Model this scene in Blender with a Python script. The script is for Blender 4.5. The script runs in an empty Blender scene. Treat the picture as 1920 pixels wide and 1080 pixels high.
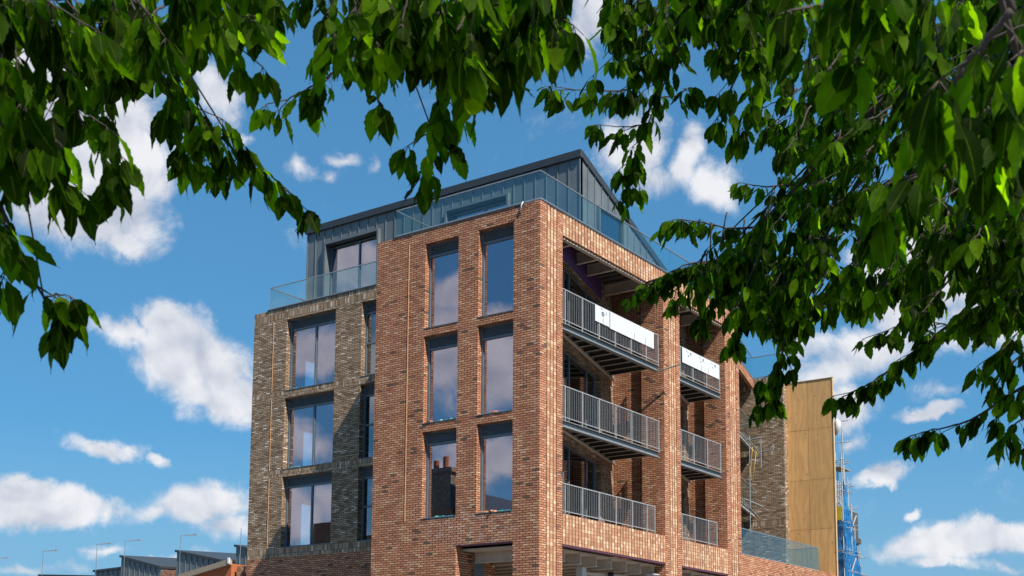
import bpy, math, random
import numpy as np
from math import radians, sin, cos, pi
random.seed(7); rng = np.random.default_rng(7)
S = bpy.context.scene
# ------------------------------------------------------------------ camera
CAM = np.array([19.96625, -29.67004, 1.6])
RX = np.array([0.81751395, 0.57587537, 0.00620504])
UX = np.array([0.06624362, -0.10473151, 0.99229184])
FX = np.array([-0.5720863, 0.81080137, 0.12376754])
FPX, CYP = 2309.977, 1002.753
cd = bpy.data.cameras.new('camera'); cam = bpy.data.objects.new('camera', cd); S.collection.objects.link(cam)
cd.sensor_width = 36; cd.lens = 36*FPX/1920; cd.shift_y = (CYP-540)/1920; cd.dof.use_dof = True; cd.dof.focus_distance = 36; cd.dof.aperture_fstop = 14; cd.clip_start = .05; cd.clip_end = 6000
from mathutils import Matrix, Vector
cam.matrix_world = Matrix(((RX[0], UX[0], -FX[0], CAM[0]), (RX[1], UX[1], -FX[1], CAM[1]), (RX[2], UX[2], -FX[2], CAM[2]), (0, 0, 0, 1)))
S.camera = cam
def ray(px, py):
    d = FX + RX*(px-960)/FPX - UX*(py-CYP)/FPX
    return d/np.linalg.norm(d)
def at(px, py, dist): return CAM + ray(px, py)*dist
def on(px, py, ax, v):
    d = ray(px, py); return CAM + d*((v-CAM[ax])/d[ax])
# ------------------------------------------------------------------ sun, sky, exposure
SUNV = np.array([1.0, -0.31, 1.2]); SUNV /= np.linalg.norm(SUNV)
EL = math.asin(SUNV[2]); AZ = math.atan2(SUNV[0], SUNV[1])
sd = bpy.data.lights.new('sun', 'SUN'); sd.energy = 4.9; sd.angle = radians(.5); sd.color = (1, .93, .82)
so = bpy.data.objects.new('sun', sd); S.collection.objects.link(so)
so.rotation_euler = Vector(SUNV.tolist()).to_track_quat('Z', 'Y').to_euler(); so.location = (30, -10, 60)
S.view_settings.view_transform = 'Standard'; S.view_settings.look = 'None'; S.view_settings.gamma = 1; S.view_settings.exposure = .55
S.view_settings.use_curve_mapping = False
W = bpy.data.worlds.new('World'); S.world = W; W.use_nodes = True
nt = W.node_tree; nt.nodes.clear()
class NT:
    def __init__(s, nt): s.nt = nt
    def n(s, t, ins=None, **kw):
        nd = s.nt.nodes.new(t)
        for k, v in kw.items(): setattr(nd, k, v)
        for k, v in (ins or {}).items():
            if isinstance(v, bpy.types.NodeSocket): s.nt.links.new(v, nd.inputs[k])
            else: nd.inputs[k].default_value = v
        return nd
    def m(s, op, a, b=0.0, c=None, clamp=False):
        ins = {0: a, 1: b}
        if c is not None: ins[2] = c
        return s.n('ShaderNodeMath', ins, operation=op, use_clamp=clamp).outputs[0]
    def ramp(s, fac, stops, interp='LINEAR'):
        r = s.n('ShaderNodeValToRGB', {0: fac}); r.color_ramp.interpolation = interp
        e = r.color_ramp.elements
        while len(e) < len(stops): e.new(.5)
        for k, (p, c) in enumerate(stops):
            e[k].position = p; e[k].color = (*c, 1) if len(c) == 3 else c
        return r.outputs[0]
    def mix(s, f, a, b, bt='MIX'):
        r = s.n('ShaderNodeMix', {0: f, 6: a, 7: b}, data_type='RGBA', blend_type=bt); return r.outputs[2]
g = NT(nt)
SKY_STRENGTH = .1
sky = g.n('ShaderNodeTexSky', sky_type='NISHITA', sun_disc=False, sun_elevation=EL, sun_rotation=AZ, altitude=50, air_density=1.0, dust_density=.6, ozone_density=2.5)
skyc = g.n('ShaderNodeVectorMath', {0: sky.outputs[0], 'Scale': SKY_STRENGTH}, operation='SCALE').outputs[0]
skyc = g.n('ShaderNodeGamma', {0: skyc, 1: .5}).outputs[0]   # the photograph's flatter sky: less pale towards the horizon
skyc = g.n('ShaderNodeVectorMath', {0: skyc, 1: (.165, .417, .62)}, operation='MULTIPLY').outputs[0]
tc = g.n('ShaderNodeTexCoord').outputs['Generated']
# billowing edges: the direction is pushed about by noise before the cloud banks are laid in the sky
nz1 = g.n('ShaderNodeTexNoise', {'Vector': tc, 'Scale': 14, 'Detail': 8, 'Roughness': .6})
wv = g.n('ShaderNodeVectorMath', {0: nz1.outputs['Color'], 1: (.5, .5, .5)}, operation='SUBTRACT').outputs[0]
wv = g.n('ShaderNodeVectorMath', {0: wv, 'Scale': .05}, operation='SCALE').outputs[0]
dv = g.n('ShaderNodeVectorMath', {0: tc, 1: wv}, operation='ADD').outputs[0]
CL = [  # banks of cloud: px, py, half width, half height, tilt, weight, mirrored
 (372,690,118,84,.45,1.15,0),(235,632,85,38,.35,.72,0),(330,612,75,55,.2,1.0,0),(436,748,60,58,.3,1,0),
 (186,832,86,30,.25,.9,0),(292,866,36,14,.2,.6,0),(95,952,165,42,.12,1.1,0),(40,925,70,30,0,.9,0),(385,942,120,42,-.05,.95,0),(300,960,90,26,0,.6,0),(430,985,70,34,0,.7,0),
 (60,1062,90,16,0,.5,0),(200,1032,60,12,0,.45,0),(320,1052,70,22,-.2,.75,0),
 (110,230,200,150,.3,1.45,0),(150,395,140,80,.1,1.2,0),(245,300,75,95,.2,1.1,0),(218,450,55,26,0,.85,0),(400,175,42,70,-.3,.8,0),(440,250,20,20,0,.5,0),
 (558,310,50,22,.5,.45,0),(642,298,34,16,0,.42,0),(700,300,18,26,0,.4,0),(625,330,20,16,0,.35,0),
 (1105,40,50,62,0,.75,0),(1180,260,62,80,.6,1.0,0),(1285,285,46,66,.3,.75,0),(1350,345,62,40,.5,.7,0),(1220,330,70,50,0,.6,0),
 (1560,690,125,42,-.1,.62,0),(1620,655,130,46,0,.7,0),(1500,640,70,36,0,.5,0),(1585,765,62,50,.1,.8,0),(1592,830,32,26,0,.5,0),(1742,782,68,18,-.1,.95,0),(1642,886,64,19,-.15,1.0,0),(1700,966,24,14,0,.8,0),
 (1790,1014,175,40,-.12,1.15,0),(1880,990,90,28,0,.9,0),(1745,1058,62,17,0,.85,0),(1860,1060,90,20,0,.6,0),
 (1780,500,160,110,0,1.2,0),(1860,600,110,60,0,.9,0),(1700,585,120,60,0,.8,0),(1760,740,60,26,0,.4,0),
 # the half of the sky behind the camera, seen only in the window glass
 (930,570,130,36,-.1,.9,1),(850,600,120,40,0,.8,1),(900,690,260,95,0,.95,1),(930,830,130,45,0,1.1,1),(840,860,80,40,0,.9,1),
 (585,640,130,48,-.1,1.0,1),(660,640,60,90,0,.9,1),(600,820,70,50,.2,.7,1),(585,960,110,62,.1,1.15,1),(660,480,120,60,0,1,1),(700,950,70,70,0,.7,1),
]
acc = None
for (px, py, rx_, ry_, tl, wt, mir) in CL:
    d = ray(px, py); r = ray(px+1, py)-ray(px-1, py); r /= np.linalg.norm(r)
    u = np.cross(r, d); u /= np.linalg.norm(u)
    r2 = r*cos(tl)-u*sin(tl); u2 = r*sin(tl)+u*cos(tl)
    k = 1/np.linalg.norm(FX + RX*(px-960)/FPX - UX*(py-CYP)/FPX)/FPX
    if mir:
        for q in (d, r2, u2): q[1] *= -1
    a_ = g.n('ShaderNodeVectorMath', {0: dv, 1: tuple(r2/(rx_*k))}, operation='DOT_PRODUCT').outputs['Value']
    b_ = g.n('ShaderNodeVectorMath', {0: dv, 1: tuple(u2/(ry_*k))}, operation='DOT_PRODUCT').outputs['Value']
    ca, cb = float(d@r2/(rx_*k)), float(d@u2/(ry_*k))
    fwd = g.n('ShaderNodeVectorMath', {0: dv, 1: tuple(d)}, operation='DOT_PRODUCT').outputs['Value']
    a_ = g.m('SUBTRACT', a_, ca); b_ = g.m('SUBTRACT', b_, cb)
    q = g.m('ADD', g.m('MULTIPLY', a_, a_), g.m('MULTIPLY', b_, b_))
    v = g.m('SUBTRACT', 1.0, g.m('POWER', q, .5))
    v = g.m('MULTIPLY', g.m('MULTIPLY', g.m('ADD', v, .25), wt), g.m('GREATER_THAN', fwd, 0))
    acc = v if acc is None else g.m('MAXIMUM', acc, v)
nz2 = g.n('ShaderNodeTexNoise', {'Vector': tc, 'Scale': 20, 'Detail': 12, 'Roughness': .66, 'Distortion': .4}).outputs[0]
nzu = g.n('ShaderNodeTexNoise', {'Vector': g.n('ShaderNodeVectorMath', {0: tc, 1: (.006, 0, .012)}, operation='ADD').outputs[0], 'Scale': 20, 'Detail': 6, 'Roughness': .5, 'Distortion': .4}).outputs[0]
nzd = g.n('ShaderNodeTexNoise', {'Vector': tc, 'Scale': 20, 'Detail': 6, 'Roughness': .5, 'Distortion': .4}).outputs[0]
nz3 = g.n('ShaderNodeTexNoise', {'Vector': tc, 'Scale': 7, 'Detail': 5, 'Roughness': .55}).outputs[0]
dens = g.m('ADD', acc, g.m('MULTIPLY', g.m('SUBTRACT', nz2, .5), 1.5))
dens = g.n('ShaderNodeMapRange', {0: dens, 1: .10, 2: .72, 3: 0, 4: 1}, interpolation_type='SMOOTHSTEP').outputs[0]
lum = g.m('ADD', g.m('MULTIPLY', g.m('SUBTRACT', nzd, nzu), 3.2), g.n('ShaderNodeMapRange', {0: nz3, 1: .35, 2: .65, 3: .35, 4: .95}).outputs[0], clamp=True)
ccol = g.mix(lum, (.36, .39, .46, 1), (.62, .62, .64, 1))
elv = g.n('ShaderNodeSeparateXYZ', {0: tc}).outputs[2]
skyc = g.mix(g.n('ShaderNodeMapRange', {0: elv, 1: .20, 2: .04, 3: 0, 4: .75}).outputs[0], skyc, (.19, .335, .47, 1))
fin = g.mix(g.m('MULTIPLY', dens, .95), skyc, ccol)
bg = g.n('ShaderNodeBackground', {0: fin, 1: 1.0})
g.n('ShaderNodeOutputWorld', {0: bg.outputs[0]})
W.cycles.sampling_method = 'MANUAL'; W.cycles.sample_map_resolution = 512
S.render.resolution_x = 1024; S.render.resolution_y = 576
S.cycles.max_bounces = 8; S.cycles.transparent_max_bounces = 16; S.cycles.caustics_reflective = False; S.cycles.caustics_refractive = False
S.cycles.use_denoising = True

# ------------------------------------------------------------------ helpers
def tag(o, label=None, cat=None, group=None, kind=None):
    if label: o['label'] = label
    if cat: o['category'] = cat
    if group: o['group'] = group
    if kind: o['kind'] = kind
    return o
def empty(name, loc=(0, 0, 0), rz=0):
    o = bpy.data.objects.new(name, None); o.empty_display_size = .3; S.collection.objects.link(o); o.location = loc; o.rotation_euler.z = rz; return o
class MB:
    def __init__(s): s.v = []; s.f = []; s.mi = []; s.mats = []
    def mat(s, m):
        if m not in s.mats: s.mats.append(m)
        return s.mats.index(m)
    def quad(s, pts, m=None):
        b = len(s.v); s.v += [tuple(map(float, p)) for p in pts]; s.f.append(tuple(range(b, b+len(pts)))); s.mi.append(s.mat(m) if m else 0)
    def box(s, x0, x1, y0, y1, z0, z1, m=None):
        if x0 > x1: x0, x1 = x1, x0
        if y0 > y1: y0, y1 = y1, y0
        b = len(s.v); s.v += [(x, y, z) for x in (x0, x1) for y in (y0, y1) for z in (z0, z1)]
        k = s.mat(m) if m else 0
        for f in ((0,1,3,2),(4,6,7,5),(0,4,5,1),(2,3,7,6),(0,2,6,4),(1,5,7,3)): s.f.append(tuple(b+i for i in f)); s.mi.append(k)
        return s
    def prism(s, poly, z0, z1, m=None):
        # poly counter-clockwise in xy
        b = len(s.v); n = len(poly); k = s.mat(m) if m else 0
        s.v += [(p[0], p[1], z0) for p in poly]+[(p[0], p[1], z1) for p in poly]
        s.f.append(tuple(b+i for i in reversed(range(n)))); s.f.append(tuple(b+n+i for i in range(n))); s.mi += [k, k]
        for i in range(n):
            j = (i+1) % n; s.f.append((b+i, b+j, b+n+j, b+n+i)); s.mi.append(k)
        return s
    def bar(s, p, q, w, h=None, m=None):
        # box of section w x h from p to q
        p = np.array(p, float); q = np.array(q, float); d = q-p; d /= np.linalg.norm(d)
        up = np.array([0, 0, 1.]) if abs(d[2]) < .95 else np.array([1., 0, 0])
        a = np.cross(d, up); a /= np.linalg.norm(a); c = np.cross(a, d); h = h or w
        b = len(s.v); k = s.mat(m) if m else 0
        for e in (p, q):
            for (i, j) in ((-1,-1),(1,-1),(1,1),(-1,1)): s.v.append(tuple(e+a*i*w/2+c*j*h/2))
        for f in ((0,1,2,3),(7,6,5,4),(0,4,5,1),(1,5,6,2),(2,6,7,3),(3,7,4,0)): s.f.append(tuple(b+i for i in f)); s.mi.append(k)
        return s
    def tube(s, pts, rad, n=6, m=None):
        pts = [np.array(p, float) for p in pts]; k = s.mat(m) if m else 0
        if not hasattr(rad, '__len__'): rad = [rad]*len(pts)
        b = len(s.v); prev = None
        for i, p in enumerate(pts):
            d = pts[min(i+1, len(pts)-1)]-pts[max(i-1, 0)]; d = d/(np.linalg.norm(d)+1e-9)
            a = np.cross(d, (0, 0, 1.)) if prev is None else prev-d*(prev@d)
            if np.linalg.norm(a) < 1e-3: a = np.cross(d, (1., 0, 0))
            a /= np.linalg.norm(a); prev = a; c = np.cross(d, a)
            for j in range(n):
                t = 2*pi*j/n; s.v.append(tuple(p+rad[i]*(a*cos(t)+c*sin(t))))
        for i in range(len(pts)-1):
            for j in range(n):
                j2 = (j+1) % n; s.f.append((b+i*n+j, b+i*n+j2, b+(i+1)*n+j2, b+(i+1)*n+j)); s.mi.append(k)
        s.f.append(tuple(b+j for j in reversed(range(n)))); s.f.append(tuple(b+(len(pts)-1)*n+j for j in range(n))); s.mi += [k, k]
        return s
    def build(s, name, m, parent=None, loc=None, rz=0, smooth=False, bevel=0):
        me = bpy.data.meshes.new(name); me.from_pydata(s.v, [], s.f)
        if s.mats:
            for mm in s.mats: me.materials.append(mm)
            me.polygons.foreach_set('material_index', s.mi)
        else: me.materials.append(m)
        if smooth: me.polygons.foreach_set('use_smooth', [True]*len(me.polygons))
        me.update()
        o = bpy.data.objects.new(name, me); S.collection.objects.link(o)
        if parent: o.parent = parent
        if loc is not None: o.location = loc
        o.rotation_euler.z = rz
        if bevel:
            md = o.modifiers.new('bevel', 'BEVEL'); md.width = bevel; md.segments = 2; md.limit_method = 'ANGLE'
        return o

# ------------------------------------------------------------------ materials
def mat(name):
    m = bpy.data.materials.new(name); m.use_nodes = True; m.node_tree.nodes.clear(); return m, NT(m.node_tree)
def simple(name, col, rough=.6, metal=0, spec=.5, var=.12, scale=6, bump=0):
    m, g = mat(name); tc = g.n('ShaderNodeTexCoord').outputs['Object']
    nz = g.n('ShaderNodeTexNoise', {'Vector': tc, 'Scale': scale, 'Detail': 6, 'Roughness': .6}).outputs[0]
    f = g.n('ShaderNodeMapRange', {0: nz, 1: .3, 2: .7, 3: 1-var, 4: 1+var}).outputs[0]
    c = g.n('ShaderNodeVectorMath', {0: col, 'Scale': f}, operation='SCALE').outputs[0]
    r = g.n('ShaderNodeMapRange', {0: nz, 1: .3, 2: .7, 3: max(rough-.08, .02), 4: min(rough+.08, 1)}).outputs[0]
    b = g.n('ShaderNodeBsdfPrincipled', {'Base Color': c, 'Roughness': r, 'Metallic': metal, 'Specular IOR Level': spec})
    if bump:
        bp = g.n('ShaderNodeBump', {'Height': nz, 'Strength': bump, 'Distance': .01}); g.nt.links.new(bp.outputs[0], b.inputs['Normal'])
    g.n('ShaderNodeOutputMaterial', {0: b.outputs[0]}); return m
def brick(name, stops, mortar, bw=.235, rh=.0712, ms=.0105, mode='wall', offset=.5, stain=None, dirt=.18):
    m, g = mat(name); tcn = g.n('ShaderNodeTexCoord')
    p = g.n('ShaderNodeSeparateXYZ', {0: tcn.outputs['Object']}); n = g.n('ShaderNodeSeparateXYZ', {0: tcn.outputs['Normal']})
    ax = g.m('GREATER_THAN', g.m('ABSOLUTE', n.outputs[0]), .6); az = g.m('GREATER_THAN', g.m('ABSOLUTE', n.outputs[2]), .6)
    u = g.n('ShaderNodeMix', {0: ax, 2: p.outputs[0], 3: p.outputs[1]}).outputs[0]
    v = g.n('ShaderNodeMix', {0: az, 2: p.outputs[2], 3: p.outputs[1]}).outputs[0]
    if mode == 'soldier': u, v = v, u
    rv = g.m('DIVIDE', v, rh); row = g.m('FLOOR', rv)
    ru = g.m('ADD', g.m('DIVIDE', u, bw), g.m('MULTIPLY', g.m('FLOORED_MODULO', row, 2), offset))
    cell = g.n('ShaderNodeCombineXYZ', {0: g.m('FLOOR', ru), 1: row}).outputs[0]
    wn = g.n('ShaderNodeTexWhiteNoise', {'Vector': cell}, noise_dimensions='2D')
    fu = g.m('FRACT', ru); fv = g.m('FRACT', rv)
    eu = g.m('MULTIPLY', g.m('MINIMUM', fu, g.m('SUBTRACT', 1, fu)), bw); ev = g.m('MULTIPLY', g.m('MINIMUM', fv, g.m('SUBTRACT', 1, fv)), rh)
    mort = g.n('ShaderNodeMapRange', {0: g.m('MINIMUM', eu, ev), 1: ms*.7, 2: ms*1.3, 3: 1, 4: 0}).outputs[0]
    nzb = g.n('ShaderNodeTexNoise', {'Vector': tcn.outputs['Object'], 'Scale': .55, 'Detail': 3, 'Roughness': .6}).outputs[0]
    t = g.m('ADD', wn.outputs['Value'], g.m('MULTIPLY', g.m('SUBTRACT', nzb, .5), .25), clamp=True)
    col = g.ramp(t, stops)
    nzf = g.n('ShaderNodeTexNoise', {'Vector': tcn.outputs['Object'], 'Scale': 26, 'Detail': 5, 'Roughness': .7}).outputs[0]
    col = g.n('ShaderNodeVectorMath', {0: col, 'Scale': g.n('ShaderNodeMapRange', {0: nzf, 1: .3, 2: .7, 3: .72, 4: 1.25}).outputs[0]}, operation='SCALE').outputs[0]
    nzl = g.n('ShaderNodeTexNoise', {'Vector': tcn.outputs['Object'], 'Scale': 1.3, 'Detail': 5, 'Roughness': .65}).outputs[0]
    col = g.n('ShaderNodeVectorMath', {0: col, 'Scale': g.n('ShaderNodeMapRange', {0: nzl, 1: .3, 2: .7, 3: 1-dirt, 4: 1+dirt*.6}).outputs[0]}, operation='SCALE').outputs[0]
    if stain and mode == 'wall':   # lime bloom washed out of the fresh mortar, in one patch of the wall
        cx, cz, rx, rz = stain
        a = g.m('DIVIDE', g.m('SUBTRACT', u, cx), rx); b = g.m('DIVIDE', g.m('SUBTRACT', v, cz), rz)
        q = g.m('SUBTRACT', 1, g.m('ADD', g.m('MULTIPLY', a, a), g.m('MULTIPLY', b, b)))
        nzs = g.n('ShaderNodeTexNoise', {'Vector': tcn.outputs['Object'], 'Scale': 4.5, 'Detail': 7, 'Roughness': .75}).outputs[0]
        k = g.m('MULTIPLY', g.m('MULTIPLY', q, 1.0, clamp=True), g.n('ShaderNodeMapRange', {0: nzs, 1: .5, 2: .66, 3: 0, 4: .95}).outputs[0])
        col = g.mix(k, col, (.66, .57, .52, 1))
    col = g.mix(mort, col, (*mortar, 1))
    h = g.m('ADD', g.m('MULTIPLY', g.m('SUBTRACT', 1, mort), 1.0), g.m('MULTIPLY', nzf, .5))
    bp = g.n('ShaderNodeBump', {'Height': h, 'Strength': .55, 'Distance': .006})
    bs = g.n('ShaderNodeBsdfPrincipled', {'Base Color': col, 'Roughness': .9, 'Specular IOR Level': .2, 'Normal': bp.outputs[0]})
    g.n('ShaderNodeOutputMaterial', {0: bs.outputs[0]}); return m
REDS = [(0, (.15, .105, .08)), (.012, (.17, .10, .075)), (.04, (.42, .175, .105)), (.3, (.52, .22, .125)), (.6, (.58, .265, .15)), (.9, (.64, .335, .195)), (1, (.70, .43, .27))]
STRIPS = [(0, (.46, .21, .125)), (.35, (.54, .27, .155)), (.7, (.62, .37, .225)), (1, (.74, .52, .35))]
GREYS = [(0, (.20, .135, .09)), (.25, (.33, .225, .145)), (.6, (.43, .30, .20)), (.9, (.50, .365, .25)), (.96, (.68, .55, .44)), (1, (.78, .68, .58))]
M = {}
M['red'] = brick('red_brick', REDS, (.055, .03, .02), stain=(-2.6, 6.5, 2.2, .75))
M['redf'] = brick('red_brick_flank', REDS, (.08, .045, .03))
M['strip'] = brick('red_brick_on_end', STRIPS, (.20, .13, .09), bw=.182, rh=.116, offset=0, ms=.005)
M['grey'] = brick('grey_brown_brick', GREYS, (.075, .052, .038), rh=.0655)
M['soldier'] = brick('grey_brown_brick_on_end', GREYS, (.05, .04, .035), bw=.235, rh=.066, mode='soldier', offset=0, ms=.006)
M['inner'] = brick('balcony_brick', [(p, (c[0]*.95, c[1]*.93, c[2]*.9)) for p, c in REDS], (.06, .045, .035))
M['frame'] = simple('slate_frame', (.12, .155, .18), .35, .0, .5, .1, 3)
M['louvre'] = simple('louvre_metal', (.17, .20, .225), .4)
M['zinc'] = simple('zinc_cladding', (.145, .165, .175), .45, .12, .5, .16, 1.3)
M['zincd'] = simple('zinc_edge', (.045, .052, .06), .5, .2)
M['steel'] = simple('galvanised_steel', (.48, .48, .48), .45, .2, .5, .12, 9)
M['steeld'] = simple('grey_painted_steel', (.25, .26, .265), .5, .2)
M['rail'] = simple('railing_paint', (.20, .205, .215), .45, .2); M['railtop'] = simple('railing_top_paint', (.34, .34, .345), .45, .1)
M['primer'] = simple('primer_steel', (.60, .50, .41), .65, 0, .3, .15, 4)
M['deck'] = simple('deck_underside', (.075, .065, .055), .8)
M['hand'] = simple('brushed_handrail', (.55, .5, .46), .3, .8)
M['white'] = simple('white_sheet', (.62, .63, .64), .55, var=.05)
M['mark'] = simple('marker_blue', (.01, .05, .13), .6)
M['dark'] = simple('gap_dark', (.02, .02, .022), .8)
M['plaster'] = simple('plaster', (.32, .31, .31), .85)
M['purple'] = simple('purple_membrane', (.075, .025, .11), .6)
M['mauve'] = simple('mauve_membrane', (.10, .035, .06), .6)
M['teal'] = simple('teal_film', (.03, .22, .26), .35, var=.3)
M['sunedge'] = simple('sunlit_edge_sand', (.62, .33, .15), .8)
M['coping'] = simple('dark_coping', (.05, .055, .06), .5)
M['joint'] = simple('mortar_with_groove_shade', (.022, .013, .009), .95)  # dirty mortar, with the shade of the deep grooves put into its colour
M['black'] = simple('black_plastic', (.012, .012, .014), .4)
M['rope'] = simple('yellow_rope', (.55, .38, .05), .8)
M['timber'] = simple('weathered_timber', (.33, .26, .19), .8, scale=12, var=.3)
M['orange'] = simple('orange_tile', (.42, .12, .04), .8)
M['bark'] = simple('cherry_bark', (.055, .042, .034), .85, var=.35, scale=22, bump=.6)
M['asphalt'] = simple('asphalt', (.05, .05, .052), .9, scale=30)
M['paving'] = simple('paving', (.20, .19, .175), .9, scale=8)
M['netblue'] = simple('blue_mesh', (.02, .17, .42), .6, var=.35, scale=2)
M['yellow'] = simple('yellow_board', (.6, .42, .03), .6)
def glass(name, refl, tint, gloss, rough=.0, wob=0.02):
    m, g = mat(name)
    tcn = g.n('ShaderNodeTexCoord').outputs['Object']
    nz = g.n('ShaderNodeTexNoise', {'Vector': tcn, 'Scale': .9, 'Detail': 1}).outputs[0]
    bp = g.n('ShaderNodeBump', {'Height': nz, 'Strength': wob, 'Distance': .05})
    wn = g.n('ShaderNodeTexWhiteNoise', {'W': g.n('ShaderNodeObjectInfo').outputs['Random']}, noise_dimensions='1D').outputs['Color']
    tl = g.n('ShaderNodeVectorMath', {0: g.n('ShaderNodeVectorMath', {0: wn, 1: (.5, .5, .5)}, operation='SUBTRACT').outputs[0], 'Scale': .035}, operation='SCALE').outputs[0]
    nn = g.n('ShaderNodeVectorMath', {0: g.n('ShaderNodeVectorMath', {0: bp.outputs[0], 1: tl}, operation='ADD').outputs[0]}, operation='NORMALIZE').outputs[0]
    gl = g.n('ShaderNodeBsdfGlossy', {'Color': (*gloss, 1), 'Roughness': rough, 'Normal': nn})
    tr = g.n('ShaderNodeBsdfTransparent', {'Color': (*tint, 1)})
    ge = g.n('ShaderNodeNewGeometry'); ct = g.m('ABSOLUTE', g.n('ShaderNodeVectorMath', {0: ge.outputs['Incoming'], 1: ge.outputs['Normal']}, operation='DOT_PRODUCT').outputs['Value'])
    f = g.m('ADD', g.m('MULTIPLY', g.m('POWER', g.m('SUBTRACT', 1, ct, clamp=True), 5), 1-refl), refl, clamp=True)
    mx = g.n('ShaderNodeMixShader', {0: f, 1: tr.outputs[0], 2: gl.outputs[0]})
    g.n('ShaderNodeOutputMaterial', {0: mx.outputs[0]}); return m
M['pane'] = glass('window_glass', .38, (.72, .94, .98), (.80, .68, .76), wob=.008)
M['paneg'] = glass('dim_glass', .30, (.45, .52, .52), (.75, .8, .85))
M['bal'] = glass('balustrade_glass', .06, (.85, .95, .94), (.95, .97, 1))
def plywood():
    m, g = mat('plywood'); tcn = g.n('ShaderNodeTexCoord').outputs['Object']
    mp = g.n('ShaderNodeMapping', {0: tcn, 'Scale': (1, 1, .28)}).outputs[0]
    nz = g.n('ShaderNodeTexNoise', {'Vector': mp, 'Scale': 2.4, 'Detail': 4, 'Distortion': 2}).outputs[0]
    wv = g.n('ShaderNodeTexWave', {'Vector': mp, 'Scale': 1.1, 'Distortion': 16, 'Detail': 3, 'Detail Scale': 1.1}).outputs['Color']
    w = g.n('ShaderNodeSeparateColor', {0: wv}).outputs[0]
    c = g.mix(g.m('MULTIPLY', w, .38), (.84, .47, .18, 1), (.54, .28, .095, 1))
    c = g.n('ShaderNodeVectorMath', {0: c, 'Scale': g.n('ShaderNodeMapRange', {0: g.n('ShaderNodeObjectInfo').outputs['Random'], 1: 0, 2: 1, 3: .82, 4: 1.08}).outputs[0]}, operation='SCALE').outputs[0]
    c = g.mix(g.n('ShaderNodeMapRange', {0: nz, 1: .35, 2: .7, 3: 0, 4: .5}).outputs[0], c, (.50, .29, .12, 1))
    vo = g.n('ShaderNodeTexVoronoi', {'Vector': tcn, 'Scale': 2.4, 'Randomness': 1}).outputs['Distance']
    kn = g.m('LESS_THAN', vo, .085)
    c = g.mix(g.m('MULTIPLY', kn, .7), c, (.22, .10, .035, 1))
    b = g.n('ShaderNodeBsdfPrincipled', {'Base Color': c, 'Roughness': .7})
    g.n('ShaderNodeOutputMaterial', {0: b.outputs[0]}); return m
M['ply'] = plywood(); M['pine'] = simple('sawn_pine', (.62, .42, .22), .7, scale=9)
def netting():
    m, g = mat('scaffold_netting'); tcn = g.n('ShaderNodeTexCoord').outputs['Object']
    nz = g.n('ShaderNodeTexNoise', {'Vector': tcn, 'Scale': 2.5, 'Detail': 5, 'Roughness': .7}).outputs[0]
    c = g.ramp(nz, [(.3, (.01, .09, .26)), (.55, (.02, .20, .47)), (.75, (.08, .38, .65))])
    d = g.n('ShaderNodeBsdfDiffuse', {0: c}); t = g.n('ShaderNodeBsdfTransparent')
    mx = g.n('ShaderNodeMixShader', {0: g.n('ShaderNodeMapRange', {0: nz, 1: .3, 2: .6, 3: .95, 4: .7}).outputs[0], 1: t.outputs[0], 2: d.outputs[0]})
    g.n('ShaderNodeOutputMaterial', {0: mx.outputs[0]}); return m
M['net'] = netting()
def leafmat(name, hue):
    m, g = mat(name); uvn = g.n('ShaderNodeUVMap', uv_map='UVMap').outputs[0]; s = g.n('ShaderNodeSeparateXYZ', {0: uvn})
    rnd = g.n('ShaderNodeAttribute', attribute_name='tone', attribute_type='GEOMETRY').outputs['Fac']
    # u: 0 at one edge, .5 at midrib, 1 at the other; v along the leaf
    a = g.m('ABSOLUTE', g.m('SUBTRACT', s.outputs[0], .5))
    vein = g.m('SINE', g.m('MULTIPLY', g.m('ADD', s.outputs[1], g.m('MULTIPLY', a, -.55)), 62))
    vein = g.n('ShaderNodeMapRange', {0: vein, 1: .6, 2: 1, 3: 0, 4: 1}).outputs[0]
    mid = g.m('LESS_THAN', a, .035)
    c = g.ramp(rnd, [(0, (.007, .018, .001)), (.38, (.024, .056, .0015)), (.7, (.062, .135, .004)), (1, (.12, .22, .006))] if hue == 0 else [(0, (.007, .018, .001)), (.38, (.026, .060, .0015)), (.7, (.072, .148, .004)), (1, (.13, .23, .006))])
    c = g.mix(g.m('MULTIPLY', vein, .10), c, (.08, .14, .012, 1)); c = g.mix(g.m('MULTIPLY', mid, .4), c, (.14, .20, .03, 1))
    nz = g.n('ShaderNodeTexNoise', {'Vector': g.n('ShaderNodeTexCoord').outputs['Object'], 'Scale': 35, 'Detail': 3}).outputs[0]
    c = g.n('ShaderNodeVectorMath', {0: c, 'Scale': g.n('ShaderNodeMapRange', {0: nz, 1: .3, 2: .7, 3: .75, 4: 1.2}).outputs[0]}, operation='SCALE').outputs[0]
    bp = g.n('ShaderNodeBump', {'Height': g.m('MULTIPLY', vein, -1), 'Strength': .15, 'Distance': .001})
    b = g.n('ShaderNodeBsdfPrincipled', {'Base Color': g.n('ShaderNodeVectorMath', {0: c, 'Scale': .72}, operation='SCALE').outputs[0], 'Roughness': .55, 'Specular IOR Level': .04, 'Normal': bp.outputs[0]})
    tcol = g.n('ShaderNodeVectorMath', {0: c, 1: (3.3, 3.7, .6)}, operation='MULTIPLY').outputs[0]
    t = g.n('ShaderNodeBsdfTranslucent', {'Color': tcol})
    mx = g.n('ShaderNodeMixShader', {0: .58, 1: b.outputs[0], 2: t.outputs[0]})
    g.n('ShaderNodeOutputMaterial', {0: mx.outputs[0]}); return m
M['leaf'] = leafmat('cherry_leaf', 0); M['leaf2'] = leafmat('cherry_leaf_warm', 1)

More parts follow.
